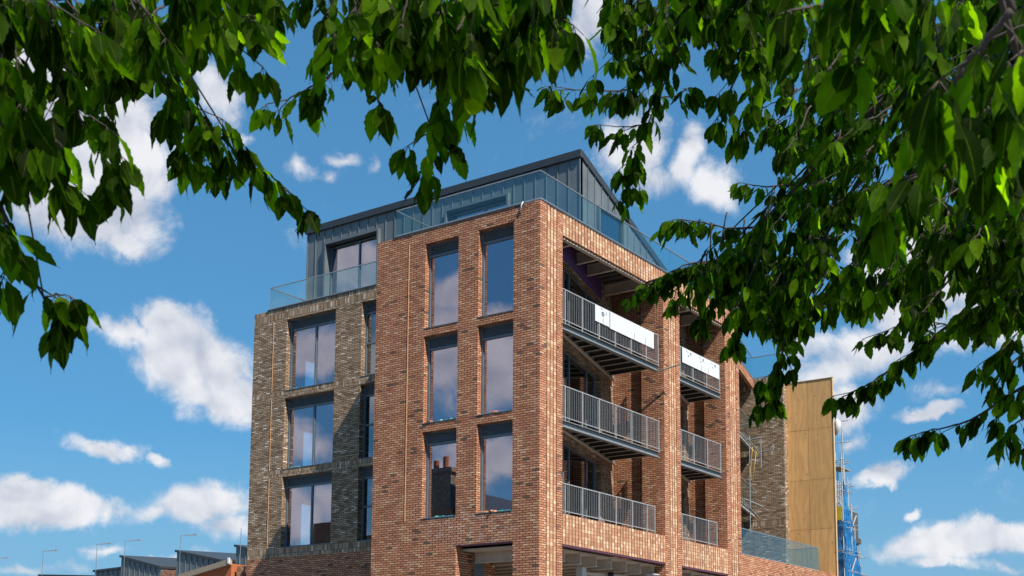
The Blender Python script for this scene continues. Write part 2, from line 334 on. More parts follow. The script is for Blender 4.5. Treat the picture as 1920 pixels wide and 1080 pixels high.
# ------------------------------------------------------------------ ground
b = MB(); b.box(-2500, 2500, -2500, 2500, -.6, -.12); tag(b.build('ground', M['asphalt']), kind='structure')
b = MB(); b.box(-70, 40, -8, 60, -.12, 0); tag(b.build('pavement', M['paving']), kind='structure')
b = MB(); b.box(-70, 60, -46, -24, -.12, 0); tag(b.build('footpath', M['paving']), kind='structure')

# ------------------------------------------------------------------ wall with openings (local: u=+x, outward -y, z up)
def wall(name, u0, u1, z0, z1, th, holes, m, parent, loc, rz=0, bands=None, reveal=None):
    """bands: [(za, zb, material)] horizontal bands with a material of their own"""
    us = sorted({u0, u1, *[h[0] for h in holes], *[h[1] for h in holes]})
    zs = sorted({z0, z1, *[h[2] for h in holes], *[h[3] for h in holes], *[q for bb in (bands or []) for q in bb[:2]]})
    us = [u for u in us if u0 <= u <= u1]; zs = [z for z in zs if z0 <= z <= z1]
    b = MB(); ish = lambda u, z: any(h[0] < u < h[1] and h[2] < z < h[3] for h in holes)
    def mm(z):
        for (a, c, q) in (bands or []):
            if a < z < c: return q
        return m
    for i in range(len(us)-1):
        for j in range(len(zs)-1):
            a, c, d, e = us[i], us[i+1], zs[j], zs[j+1]; um, zm = (a+c)/2, (d+e)/2
            if ish(um, zm): continue
            k = mm(zm)
            b.quad([(a, 0, d), (c, 0, d), (c, 0, e), (a, 0, e)], k)
            b.quad([(c, th, d), (a, th, d), (a, th, e), (c, th, e)], M['plaster'])
            def solid(u, z): return u0 < u < u1 and z0 < z < z1 and not ish(u, z)
            if not solid(a-1e-4, zm): b.quad([(a, th, d), (a, 0, d), (a, 0, e), (a, th, e)], k)
            if not solid(c+1e-4, zm): b.quad([(c, 0, d), (c, th, d), (c, th, e), (c, 0, e)], k)
            if not solid(um, d-1e-4): b.quad([(a, th, d), (c, th, d), (c, 0, d), (a, 0, d)], k)
            if not solid(um, e+1e-4): b.quad([(a, 0, e), (c, 0, e), (c, th, e), (a, th, e)], k)
    return b.build(name, m, parent, loc, rz)

B = empty('apartment_building')
tag(B, 'new brick apartment building with red corner block, grey brick wings and zinc penthouse', 'building')
RWZ = [(13.0, 15.83), (9.9, 12.74), (6.85, 9.64)]
RWX = [(-4.46, -3.10), (-2.32, -.97)]
holes = [(x0, x1, z0, z1) for x0, x1 in RWX for z0, z1 in RWZ] + [(-3.08, -.95, -1, 5.95)]
wall('red_brick_front_wall', -6.52, -.045, 0, 16.28, .35, holes, M['red'], B, (0, 0, 0))
# soldier course relief: the brick over each red window sits 3 mm proud
# flank of the red block (hidden side) and its return
wall('red_brick_return_wall', 0, 2.648, 0, 16.28, .3, [], M['redf'], B, (-6.52, 3.0, 0), -pi/2)
# right facade, world u=+y, outward +x
BAYS = [(1.25, 7.8), (9.0, 12.75)]
hb = [(a, c, 6.85, 15.58) for a, c in BAYS] + [(a, c, -1, 5.92) for a, c in BAYS]
# the wall is set back 45 mm; flat margins and brick-on-end strips stand proud of it
wall('red_brick_side_wall', .352, 14.0, 0, 16.28, .30, hb, M['redf'], B, (-.045, 0, 0), pi/2)
bl = MB(); bs = MB()
PIERS = [(0, 1.25), (7.8, 9.0), (12.75, 14.0)]
for (a, c) in PIERS:
    w = c-a; s0 = a+.36*w/1.25; s1 = c-.30*w/1.25
    n = 3; gp = .056; wd = (s1-s0-gp*(n+1))/n; y0 = a; bl = MB(); bs = MB()
    for (z0, z1, ya, yb) in ((0, 5.92, y0, s0), (0, 5.92, s1, c), (5.92, 16.28, y0, s0), (5.92, 16.28, s1, c)):
        bl.box(-.045, 0, ya, yb, z0, z1)
    for k in range(n):
        q = s0+gp+k*(wd+gp); bs.box(-.045, 0, q, q+wd, 0, 16.28)
    pl_ = bl.build('pilaster', M['redf'], B)
    MB().box(-.046, -.041, s0+.002, s1-.002, 0, 16.27).build('shaded_groove_backing', M['joint'], pl_)
    bs.build('pilaster_strip', M['strip'], pl_)
for (z0, z1) in ((5.92, 6.85), (15.58, 16.28)):
    for (ya, yb) in BAYS:
        n = round((yb-ya)/.182); p = (yb-ya)/n; bn = MB()
        for k in range(n): bn.box(-.045, .004, ya+k*p+.026, ya+(k+1)*p-.026, z0, z1)
        rb_ = bn.build('ribbed_band', M['strip'], B); MB().box(-.046, -.041, ya+.002, yb-.002, z0+.004, z1-.006).build('shaded_groove_backing', M['joint'], rb_)
# low terrace wall to the right
wall('low_terrace_wall', 14.0, 23.95, 0, 6.8, .3, [], M['redf'], B, (0, 0, 0), pi/2)
# grey wing, front plane y=3
GWZ = [(12.85, 15.66), (9.80, 12.56), (6.80, 9.52)]
gh = [(x0, x1, z0, z1) for x0, x1 in ((-13.77, -11.2), (-9.9, -8.45)) for z0, z1 in GWZ]
SOL = [(15.70, 15.935, M['soldier']), (15.935, 16.17, M['soldier']), (12.61, 12.84, M['soldier']), (9.55, 9.785, M['soldier']), (6.45, 6.785, M['soldier']), (0, 6.45, M['red'])]
wall('grey_brick_front_wall', -15.57, -6.52, 0, 16.17, .33, gh, M['grey'], B, (0, 3, 0), 0, SOL)
gg = [(-6.40, -5.56, 12.9, 14.95), (-6.40, -5.56, 9.85, 11.98), (-6.40, -5.56, 6.85, 8.98)]
wall('grey_brick_gable_wall', -15.6, -3.33, 0, 16.17, .3, gg, M['grey'], B, (-15.57, 0, 0), -pi/2, SOL)
# far grey wall (faces the street across the terrace)
wall('grey_brick_far_wall', -9.0, -2.13, 0, 16.2, .8, [], M['grey'], B, (0, 23.5, 0), 0, [(15.70, 15.95, M['soldier']), (15.95, 16.2, M['soldier']), (12.45, 12.75, M['soldier']), (9.1, 9.42, M['soldier'])])
wall('rear_wall', 3.02, 15.57, 0, 16.17, .3, [(4, 5, 12.9, 15), (7, 8, 12.9, 15), (4, 5, 9.8, 12), (7, 8, 9.8, 12)], M['grey'], B, (0, 15.6, 0), pi)
# floors inside and roof deck
b = MB()
for z in (6.45, 9.6, 12.66): b.box(-15.25, -6.6, 3.34, 15.2, z-.2, z+.1); b.box(-6.45, -3.2, .36, 15.2, z-.2, z+.1); b.prism([(-3.2, .36), (-.36, .36), (-2.9, 8.6), (-3.2, 9)], z-.2, z+.1)
b.build('floor_slab', M['plaster'], B)
b = MB()
b.box(-6.6, -6.45, .36, 15.1, 0, 16); b.box(-3.35, -3.2, 9.0, 15.1, 0, 16); b.box(-3.02, -2.9, 9.0, 14.0, 6.9, 16)
b.build('partition_wall', M['plaster'], B)
b = MB()
b.prism([(-15.3, 3.3), (-6.4, 3.3), (-6.4, .34), (-.33, .34), (-.33, 13.9), (-1.3, 14), (-3.7, 23.5), (-8, 23.5), (-8, 15.4), (-15.3, 15.4)], 15.95, 16.15)
b.build('roof_deck', M['coping'], B)
b = MB()
b.box(-5.80, -.58, -.02, .30, 16.282, 16.325); b.box(-.30, .02, .42, 14.0, 16.282, 16.335); b.box(-14.85, -6.52, 2.97, 3.3, 16.172, 16.215)
b.build('dark_coping', M['coping'], B)

# ------------------------------------------------------------------ windows
def window(x0, x1, z0, z1, y, mull=(), trans=(), parent=B, pm='pane', louv=.36, loc=None, rz=0, fw=.075):
    b = MB(); d = .09
    b.box(x0, x0+fw, y, y+d, z0, z1); b.box(x1-fw, x1, y, y+d, z0, z1)
    b.box(x0+fw, x1-fw, y, y+d, z0, z0+.06); b.box(x0+fw, x1-fw, y, y+d, z1-.05, z1)
    zt = z1-louv if louv else z1-.05
    if louv: b.box(x0+fw, x1-fw, y-.004, y+d, zt-.07, zt)
    for q in mull: b.box(q-.04, q+.04, y+.002, y+d-.002, z0+.06, zt-(.07 if louv else 0))
    for q in trans: b.box(x0+fw, x1-fw, y+.002, y+d-.002, q-.035, q+.035)
    o = b.build('window', M['frame'], parent, loc, rz, bevel=.004)
    b = MB(); ztp = zt-(.07 if louv else 0)
    xs = [x0+fw]+list(mull)+[x1-fw]
    for i in range(len(xs)-1):
        b.box(xs[i]+(.04 if i else 0), xs[i+1]-(.04 if i < len(xs)-2 else 0), y+.04, y+.052, z0+.06, ztp)
    b.build('pane', M[pm], o)
    if louv:
        b = MB(); n = 7; h = (louv-.05)/n
        for k in range(n):
            zz = zt+k*h; b.quad([(x0+fw, y+.01, zz), (x1-fw, y+.01, zz), (x1-fw, y+.05, zz+h*.85), (x0+fw, y+.05, zz+h*.85)])
            b.quad([(x0+fw, y+.05, zz+h*.85), (x1-fw, y+.05, zz+h*.85), (x1-fw, y+.01, zz+h), (x0+fw, y+.01, zz+h)])
        b.build('louvre', M['louvre'], o)
    return o
for (x0, x1) in RWX:
    for (z0, z1) in RWZ:
        o = window(x0, x1, z0+.02, z1, .20)
        MB().box(x0+.0, x1+.0, .0-.015, .20, z0+.002, z0+.022).build('sill', M['frame'], o)
for (z0, z1) in GWZ:
    o = window(-13.77, -11.2, z0+.02, z1, 3.22, mull=(-12.42,)); MB().box(-13.77, -11.2, 2.985, 3.22, z0+.002, z0+.022).build('sill', M['frame'], o)
    o = window(-9.9, -8.45, z0+.02, z1, 3.22, trans=(z0+1.28,), pm='paneg')
    MB().box(-9.9, -8.45, 2.985, 3.22, z0+.002, z0+.022).build('sill', M['frame'], o)
# movement joints: the sand colour stands in for a sunlit edge
b = MB()
for (z0, z1) in ((6.83, 15.93),): b.box(-5.145, -5.12, -.016, 0, z0, z1)
b.build('sunlit_joint_edge', M['sunedge'], B)
b = MB()
for (z0, z1) in ((6.8, 9.5), (9.8, 12.58), (12.87, 15.68)): b.box(-14.49, -14.465, 2.984, 3.0, z0, z1)
b.build('sunlit_joint_edge', M['sunedge'], B)
# dark lintel membrane over the ground floor opening
b = MB(); b.box(-3.08, -.95, .004, .30, 5.915, 5.948); b.build('lintel_membrane', M['mauve'], B)
b = MB()
for a, c in BAYS: b.box(-.20, -.012, a+.002, c-.002, 5.86, 5.917)
b.build('lintel_membrane', M['mauve'], B)

# ------------------------------------------------------------------ loggias behind the right facade
def cw(y, o=0.0, k=0): return (-.54-.276*(y-2.1) if k == 0 else -.60-.27*(y-9.0))-o
b = MB()
for (a, c, xb) in ((7.8, 9.0, -2.75), (12.75, 14.0, -2.2)):
    for z0, z1 in ((6.5, 16.1), (0, 6.3)):
        b.box(-.9, -.345, a+.003, c-.003, z0, z1); b.box(xb, -.9, a+.16, c-.10, z0, z1)
b.build('loggia_cross_wall', M['inner'], B)
# canted inner walls: brick part beside the glazing
for (ya, yb, k, d0) in ((1.0, 8.0, 0, 6.35), (8.9, 12.95, 1, 12.0)):
    L = math.hypot(yb-ya, cw(yb, 0, k)-cw(ya, 0, k)); ang = math.atan2(yb-ya, cw(yb, 0, k)-cw(ya, 0, k))
    u1 = (d0-ya)/(yb-ya)*L
    hz = [(.35, u1, 12.9, 15.15), (.35, u1, 9.85, 12.42), (.35, u1, 6.95, 9.36)]
    wall('canted_brick_wall', 0, L, 6.5, 16.0, .35, hz, M['grey'], B, (cw(ya, 0, k), ya, 0), ang)
    for (h0, h1, z0, z1) in hz:
        mu = [h0+(h1-h0)*q for q in ((.3, .42, .8) if k == 0 else (.5,))]
        window(h0, h1, z0, z1, .2, mull=mu, pm='paneg', louv=0, loc=(cw(ya, 0, k), ya, 0), rz=ang, fw=.1)
# purple membrane over the top opening, ceiling deck and beams
b = MB()
L = 6.9; ang = math.atan2(6.9, cw(7.95)-cw(1.05)); b.box(.3, 5.6, -.03, -.004, 15.17, 15.93)
b.build('purple_membrane', M['purple'], B, (cw(1.05), 1.05, 0), ang)
b = MB()
for k in range(18):
    y = 1.3+k*.38
    if y < 7.6: b.box(-2.6, -.3, y, y+.2, 15.84, 15.9)
b.box(-2.7, -.3, 1.2, 7.95, 15.9, 15.945); b.box(-2.2, -.3, 9.0, 12.9, 15.88, 15.945)
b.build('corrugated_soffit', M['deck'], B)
b = MB()
for y in (1.9, 3.5, 4.66, 6.82, 10.0, 11.6):
    x1 = cw(y, 0, 0 if y < 8 else 1)+.02
    b.box(x1, -.16, y-.05, y+.05, 15.45, 15.475); b.box(x1, -.16, y-.012, y+.012, 15.475, 15.8); b.box(x1, -.16, y-.05, y+.05, 15.8, 15.83)
for a, c in BAYS:
    b.box(-.20, -.06, a, c, 15.5, 15.53); b.box(-.14, -.12, a, c, 15.53, 15.8); b.box(-.20, -.06, a, c, 15.8, 15.83)
b.build('ceiling_beam', M['primer'], B)
b = MB()
for a, c in BAYS:
    y = a+.25
    while y < c: b.box(-.10, -.07, y, y+.06, 15.494, 15.535); y += .52
tag(b.build('bolt_pocket', M['black'], B), kind='stuff')

# balconies
def balcony(ya, yb, k, zt, marks=None):
    o_b = MB(); yr = yb-.30; x0 = -.20
    # front C channel
    o_b.box(x0, -.02, ya+.01, yr, zt-.02, zt); o_b.box(x0+.08, x0+.10, ya+.01, yr, zt-.19, zt-.02); o_b.box(x0, -.02, ya+.01, yr, zt-.21, zt-.19)
    root = o_b.build('balcony', M['steeld'], B)
    ji = MB()  # dark webs, cream flanges: underside shade and bounce light put into the colours
    ji.bar((cw(ya+.4, -.10, k), ya+.4, zt-.205), (cw(yb-.03, -.10, k), yb-.03, zt-.205), .12, .014, M['primer'])
    ji.bar((cw(ya+.4, -.10, k), ya+.4, zt-.115), (cw(yb-.03, -.10, k), yb-.03, zt-.115), .016, .165, M['steeld'])
    y = ya+.35
    while y < yr:
        ji.box(cw(y, -.06, k), x0+.0, y+.01, y+.02, zt-.152, zt-.03, M['deck']); ji.box(cw(y, -.06, k), x0+.0, y-.012, y+.042, zt-.165, zt-.152, M['primer']); y += .62
    ji.build('joist', M['primer'], root)
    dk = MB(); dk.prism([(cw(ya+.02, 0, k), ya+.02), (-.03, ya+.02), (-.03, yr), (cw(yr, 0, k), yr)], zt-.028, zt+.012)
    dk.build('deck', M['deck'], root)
    return root
def railing(ya, yb, z0, z1, posts, parent=B, x=-.03, low=0):
    b = MB(); b.box(x-.03, x+.01, ya, yb, z1-.03, z1); b.box(x-.025, x+.005, ya, yb, z0+.07, z0+.095)
    for q in posts: b.box(x-.045, x+.012, q-.018, q+.018, z0-low, z1-.03)
    root = b.build('railing', M['railtop'], parent)
    p = MB(); n = int((yb-ya)/.105)
    for k in range(n+1):
        y = ya+(yb-ya)*k/n; p.box(x-.019, x-.003, y-.007, y+.007, z0+.095, z1-.03)
    tag(p.build('baluster', M['rail'], root), kind='stuff')
    return root
P1 = (1.45, 2.45, 3.47, 4.51, 5.56, 6.58, 7.43); P2 = (9.1, 10.1, 11.2, 12.3)
for zt in (12.80, 9.74):
    balcony(1.25, 7.8, 0, zt); balcony(9.0, 12.75, 1, zt)
    railing(1.27, 7.47, zt+.02, zt+1.09, P1, low=.05); railing(9.02, 12.36, zt+.02, zt+1.09, P2, low=.05)
railing(1.27, 7.14, 6.86, 7.80, P1[:-1]+(7.1,)); railing(9.02, 11.93, 6.86, 7.79, P2[:-1]+(11.9,))
b = MB()
for a, c, k in ((1.25, 7.8, 0), (9.0, 12.75, 1)): b.prism([(cw(a, 0, k), a), (-.35, a), (-.35, c), (cw(c, 0, k), c)], 6.5, 6.72)
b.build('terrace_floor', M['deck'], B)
# wall lights in the loggias
for (x, y, z) in ((-1.55, 7.96, 8.05), (-1.55, 7.96, 10.9), (-1.35, 12.91, 8.0), (-1.35, 12.91, 11.0), (-1.35, 12.91, 14.0)):
    b = MB(); b.box(x-.06, x+.06, y-.11, y, z-.13, z+.13); b.box(x-.035, x+.035, y-.09, y-.02, z+.13, z+.19); b.build('wall_light', M['black'], B, bevel=.01)

# ground floor void
b = MB()
b.box(-6.4, -.36, .36, 14, 5.80, 5.86)
y = 1.0
while y < 13.8: b.box(-6.4, -.38, y-.02, y+.02, 5.50, 5.80); b.box(-6.4, -.38, y-.07, y+.07, 5.47, 5.50); y += .95
b.build('undercroft_ceiling', M['primer'], B)
b = MB(); b.box(-3.38, -3.08, .352, 2.06, 0, 5.79); b.build('undercroft_wall', M['red'], B)
b = MB(); b.box(-3.1, -3.072, .95, 1.45, 3.2, 5.62); b.build('undercroft_door', M['frame'], B)
b = MB(); b.box(-6.4, -6.3, .4, 14, 0, 5.79); b.box(-6.3, -.4, 13.8, 14, 0, 5.79); b.build('undercroft_back_wall', M['primer'], B)
for (x, y) in ((-1.05, 4.0), (-.42, 7.6), (-1.75, 5.8)):
    b = MB(); b.box(x-.12, x+.12, y-.12, y+.12, 0, 5.5); b.box(x-.18, x+.18, y-.18, y+.18, 5.5, 5.53); b.build('steel_column', M['white'] if x > -1.5 else M['primer'], B)
b = MB(); b.bar((-1.75, 5.8, 4.9), (-1.2, 4.6, 5.45), .1); b.bar((-1.75, 5.8, 4.9), (-1.3, 6.7, 5.45), .1); b.bar((-1.05, 4.0, 5.3), (-1.05, 6.9, 5.42), .09); b.build('column_brace', M['primer'], B)
c0 = empty('security_camera', (-.85, 5.55, 5.25)); tag(c0, 'black dome camera on a bracket under the ground floor ceiling', 'camera')
b = MB(); b.tube([(0, 0, .2), (0, 0, .02)], .1, 12); b.tube([(0, 0, .02), (0, 0, -.05), (0, 0, -.1)], [.095, .07, .02], 12); b.build('dome', M['black'], c0, smooth=True)
b = MB(); b.bar((0, 0, .2), (-.25, .1, .12), .03); b.build('bracket', M['primer'], c0)

# ------------------------------------------------------------------ rear canted wing with balconies
def cr(y, o=0.0): return -1.08-.265*(y-14.0)-o
ang = math.atan2(9.5, cr(23.5)-cr(14)); L = math.hypot(9.5, cr(23.5)-cr(14))
hz = [(1.5+i*2.6, 3.2+i*2.6, z, z+2.2) for i in range(3) for z in (6.9, 9.9, 12.95)]
wall('rear_canted_wall', 0, L+.2, 6.7, 16.0, .3, hz, M['grey'], B, (cr(14, 1.7), 14, 0), ang)
for h in hz: window(*h, .15, mull=((h[0]+h[1])/2,), pm='paneg', louv=0, loc=(cr(14, 1.7), 14, 0), rz=ang)
def canted_slab(z0, z1, m, name, depth=1.7, y0=14.02, y1=23.45):
    return MB().prism([(cr(y0, depth), y0), (cr(y0), y0), (cr(y1), y1), (cr(y1, depth), y1)], z0, z1).build(name, m, B)
canted_slab(16.17, 16.24, M['coping'], 'canopy_coping')
b = MB(); b.prism([(cr(14.02, .16), 14.02), (cr(14.02, -.01), 14.02), (cr(23.45, -.01), 23.45), (cr(23.45, .16), 23.45)], 15.75, 16.165); b.build('canopy_brick_edge', M['redf'], B)
canted_slab(15.9, 16.1, M['deck'], 'canopy_soffit', 1.68)
b = MB(); b.prism([(cr(14.02, .9), 14.02), (cr(14.02, .7), 14.02), (cr(23.4, .7), 23.4), (cr(23.4, .9), 23.4)], 15.6, 15.9); b.build('canopy_beam', M['primer'], B)
for zt in (12.9, 9.8):
    b = MB()
    b.prism([(cr(14.02, .12), 14.02), (cr(14.02), 14.02), (cr(23.45), 23.45), (cr(23.45, .12), 23.45)], zt-.02, zt)
    b.prism([(cr(14.02, .08), 14.02), (cr(14.02, .06), 14.02), (cr(23.45, .06), 23.45), (cr(23.45, .08), 23.45)], zt-.2, zt-.02)
    b.prism([(cr(14.02, .12), 14.02), (cr(14.02), 14.02), (cr(23.45), 23.45), (cr(23.45, .12), 23.45)], zt-.22, zt-.2)
    bb = b.build('rear_balcony', M['steel'], B)
    b = MB()
    for k in range(14): y = 14.3+k*.68; b.box(cr(y, 1.65), cr(y, .12), y, y+.05, zt-.17, zt-.04)
    b.build('joist', M['primer'], bb)
    MB().prism([(cr(14.02, 1.68), 14.02), (cr(14.02, .1), 14.02), (cr(23.4, .1), 23.4), (cr(23.4, 1.68), 23.4)], zt-.035, zt+.012).build('deck', M['deck'], bb)
    b = MB(); b.prism([(cr(14.1, .06), 14.1), (cr(14.1, .045), 14.1), (cr(23.4, .045), 23.4), (cr(23.4, .06), 23.4)], zt+.02, zt+1.08)
    gp_ = b.build('glass_panel', M['bal'], bb)
    b = MB(); b.bar((cr(14.1, .05), 14.1, zt+1.1), (cr(23.4, .05), 23.4, zt+1.1), .05, .03); b.build('handrail', M['steeld'], bb)
b = MB(); b.box(-1.42, -1.27, 14.9, 15.05, 6.8, 15.6); b.build('steel_post', M['steel'], B)

# ------------------------------------------------------------------ glass balustrades
def balustrade(path, z0, z1, pl=1.45, parent=B, hand='hand'):
    b = MB(); gl = MB()
    for (p, q) in zip(path[:-1], path[1:]):
        p = np.array(p, float); q = np.array(q, float); L = np.linalg.norm(q-p); n = max(1, round(L/pl)); d = (q-p)/L
        for k in range(n):
            a = p+d*(L*k/n+.006); c = p+d*(L*(k+1)/n-.006)
            gl.bar((*a, (z0+z1-.02)/2), (*c, (z0+z1-.02)/2), .017, z1-.02-z0)
        b.bar((*(p-d*.0), z1), (*(q+d*.0), z1), .045, .03)
        b.bar((*p, z0+.02), (*q, z0+.02), .05, .05)
    o = b.build('balustrade', M[hand], parent); gl.build('glass_panel', M['bal'], o); return o
balustrade([(-5.75, 2.9), (-5.75, .05), (-.03, .05), (-.03, 13.9)], 16.34, 17.24)
balustrade([(-14.8, 9.0), (-14.8, 3.06), (-6.6, 3.06)], 16.22, 17.12)
balustrade([(cr(14, .08), 14.0), (cr(23.4, .08), 23.55), (-2.2, 23.55)], 16.25, 17.28, hand='steeld')
balustrade([(-.14, 14.02), (-.14, 22.3), (-1.6, 22.3)], 6.81, 7.84, 1.3)

# ------------------------------------------------------------------ penthouse
px0, px1, py0, pzt = -14.27, -1.38, 4.5, 19.66
def rz_(y): return 19.66-.405*(y-4.5)
HD = [(-13.24, -10.39), (-7.17, -4.31)]
ph = wall('penthouse', px0, px1, 16.1, pzt, .15, [(a+.08, c-.08, 16.15, 18.95) for a, c in HD], M['zinc'], B, (0, 0, 0))
for v_ in ph.data.vertices: v_.co.y += py0
b = MB(); yb_ = 13.0
for x, fl in ((px1, 1), (px0, 0)):
    b = MB()
    pts = [(x, py0+.002, 16.1), (x, yb_, 16.1), (x, yb_, rz_(yb_)), (x, py0+.002, pzt)]
    b.quad(pts if fl else pts[::-1]); b.build('side_cladding', M['zinc'], ph)
b = MB(); n = round((px1-px0)/.46); p = (px1-px0)/n
for k in range(1, n):
    x = px0+k*p; zb = 16.1
    for a, c in HD:
        if a-.02 < x < c+.02: zb = 19.06
    b.box(x-.011, x+.011, py0-.032, py0, zb, pzt-.0)
b.box(px0-.01, px0+.03, py0-.035, py0, 16.1, pzt); b.box(px1-.03, px1+.01, py0-.035, py0, 16.1, pzt)
y = py0+.45
while y < 12.9:
    z0 = 16.1
    if 5.5 < y < 7.3: z0 = 18.3
    if z0 < rz_(y)-.05: b.box(px1, px1+.032, y-.011, y+.011, z0, rz_(y)-.02)
    b.box(px0-.032, px0, y-.011, y+.011, 16.1, rz_(y)-.02)
    y += .46
b.build('standing_seam', M['zinc'], ph)
b = MB()   # roof edge and sloping roof
b.box(px0-.06, px1+.06, py0-.10, py0+.12, pzt-.02, 19.90)
for x0, x1 in ((px1-.1, px1+.06), (px0-.06, px0+.1)):
    bb_ = len(b.v)
    b.v += [(x, y, z) for x in (x0, x1) for (y, z) in ((4.62, pzt-.05), (4.62, 19.88), (yb_, rz_(yb_)+.22), (yb_, rz_(yb_)-.03))]
    for f in ((0,3,2,1),(4,5,6,7),(0,1,5,4),(1,2,6,5),(2,3,7,6),(3,0,4,7)): b.f.append(tuple(bb_+i for i in f)); b.mi.append(0)
b.build('roof_fascia', M['zincd'], ph)
b = MB(); b.quad([(px0, 4.6, 19.8), (px1, 4.6, 19.8), (px1, yb_, rz_(yb_)+.15), (px0, yb_, rz_(yb_)+.15)]); b.quad([(px1, yb_, 16.1), (px0, yb_, 16.1), (px0, yb_, rz_(yb_)+.1), (px1, yb_, rz_(yb_)+.1)])
b.build('sloping_roof', M['zinc'], ph)
for a, c in HD:
    o = window(a+.08, c-.08, 16.2, 18.9, 4.66, mull=((a+c)/2+.2,), louv=0)
    b = MB(); b.box(a, c, 4.36, 4.5, 18.96, 19.05); b.box(a, a+.08, 4.36, 4.5, 16.15, 18.96); b.box(c-.08, c, 4.36, 4.5, 16.15, 18.96); b.build('hood', M['zinc'], o)
b = MB(); b.box(px1+.001, px1+.13, 5.55, 5.62, 16.2, 18.2); b.box(px1+.001, px1+.13, 7.2, 7.27, 16.2, 18.2); b.box(px1+.001, px1+.13, 5.55, 7.27, 18.2, 18.27)
o = b.build('side_window', M['zinc'], B); MB().box(px1+.02, px1+.03, 5.62, 7.2, 16.2, 18.2).build('pane', M['paneg'], o)
MB().box(px0+.3, px1-.3, 8.5, 8.6, 16.1, 17.6).build('penthouse_partition', M['plaster'], B)

# ------------------------------------------------------------------ plywood hoarding
H = empty('plywood_hoarding', (-1.0, 23.9, 6.6)); tag(H, 'tall plywood sheeting screen closing the gap beside the grey brick wall', 'hoarding')
rows = [(6.6, 8.9), (8.9, 11.2), (11.2, 13.55), (13.55, 15.86)]; cols = [(-2.15, -1.12), (-1.12, .08)]
for (z0, z1) in rows:
    for (x0, x1) in cols:
        j = random.uniform(-.004, .004); MB().box(x0+.006+1, x1-.006+1, j, j+.03, z0-6.6+.006, z1-6.6-.006).build('plywood_sheet', M['ply'], H)
b = MB(); b.box(1.082, 1.115, -.02, .09, 0, 9.26); b.box(-1.2, 1.12, -.03, .12, 9.262, 9.285); b.build('timber_edge', M['pine'], H)
b = MB(); b.box(-1.15, 1.08, .034, .08, 0, 9.25); b.build('dark_gap_backing', M['dark'], H)  # dark board added so the gaps between the sheets read dark
b = MB()
for zz in (2.3, 4.6, 6.95):
    for k in range(9):
        for o_ in (-.07, .07): b.box(-1.02+k*.235, -1.005+k*.235, -.006, .0, zz+o_-.008, zz+o_+.008)
b.build('nail_head', M['black'], H)

# ------------------------------------------------------------------ small things on the building
def boards(ya, yb, zt, zb, cuts, label, marks):
    root = empty('protective_board', (-.014, ya, zb)); tag(root, label, 'board', 'white boards on the top railings')
    b = MB(); q = [0]+cuts+[yb-ya]
    for i in range(len(q)-1):
        b.box(0, .012, q[i]+.01, q[i+1]-.01, 0+(.0 if i else .03), zt-zb)
    b.build('sheet', M['white'], root)
    b = MB()
    for (y, z, h) in marks: b.box(.0125, .0165, y-.012, y+.012, z, z+h)
    b.build('slot', M['steeld'], root)
    return root
b1 = boards(3.18, 7.10, 13.87, 13.30, [.9], 'long white board with a blue ring mark on the left balcony railing', [(.5, 0, .27), (.93, 0, .56), (2.55, 0, .24), (3.3, 0, .24)])
m_ = MB()
for k in range(14):
    t0 = 2*pi*k/14; t1 = 2*pi*(k+1)/14; m_.bar((.016, .48+.075*cos(t0), .36+.055*sin(t0)), (.016, .48+.075*cos(t1), .36+.055*sin(t1)), .006, .028)
m_.box(.0125, .017, .46, .50, .345, .375); m_.box(.0125, .017, .38, .42, .49, .53); m_.box(.0125, .017, .70, .72, .38, .48); m_.build('mark', M['mark'], b1)
b2 = boards(9.2, 12.25, 13.87, 13.28, [], 'shorter white board with small printed marks on the right balcony railing', [(1.55, 0, .25), (2.1, 0, .25)])
m_ = MB()
for c_ in (.35, 1.35, 2.35):
    for (dy, dz, w_, h_) in ((0, .5, .02, .06), (.1, .48, .02, .06), (.3, .44, .07, .05), (.3, .50, .07, .04), (.12, .36, .05, .05)): m_.box(.0125, .0165, c_+dy, c_+dy+w_, dz-.02, dz-.02+h_)
m_.build('mark', M['mark'], b2)
def brk(x, y, z, a, label):
    o = MB().box(-.12, .12, -.05, .05, 0, .06).build('loose_brick', M['redf'], None, (x, y, z), a, bevel=.005); tag(o, label, 'brick', 'loose bricks left on window sills')
brk(-1.72, .06, 9.925, .1, 'loose red brick on the sill of the middle right window of the red block')
brk(-4.25, .07, 9.925, -.3, 'loose red brick on the sill of the middle left window of the red block')
brk(-2.05, .07, 6.875, .3, 'left loose brick on the sill of the lowest right window of the red block')
brk(-1.72, .06, 6.875, 1.2, 'right loose brick on the sill of the lowest right window of the red block')
def film(x0, x1, y, z, label):
    b = MB(); n = 14; random.seed(int(abs(x0)*100))
    top = []; 
    for k in range(n+1):
        x = x0+(x1-x0)*k/n; top.append((x, y+random.uniform(0, .12), z+random.uniform(.01, .055)))
    for k in range(n):
        a, c = top[k], top[k+1]; b.quad([(a[0], y-.03, z+.003), (c[0], y-.03, z+.003), c, a]); b.quad([a, c, (c[0], y+.15, z+.003), (a[0], y+.15, z+.003)])
    tag(b.build('film_scrap', M['teal']), label, 'plastic film', 'teal film scraps on window sills')
film(-3.95, -3.15, .02, 6.875, 'crumpled teal film on the sill of the lowest left red block window')
film(-1.55, -1.0, .02, 6.875, 'crumpled teal film beside the bricks on the lowest right red block window')
film(-3.9, -3.2, .02, 9.925, 'thin teal film on the sill of the middle left red block window')
film(-13.55, -12.9, 3.02, 12.875, 'teal film on the sill of the top wide window in the grey wing')
film(-13.5, -12.9, 3.02, 9.825, 'teal film on the sill of the middle wide window in the grey wing')
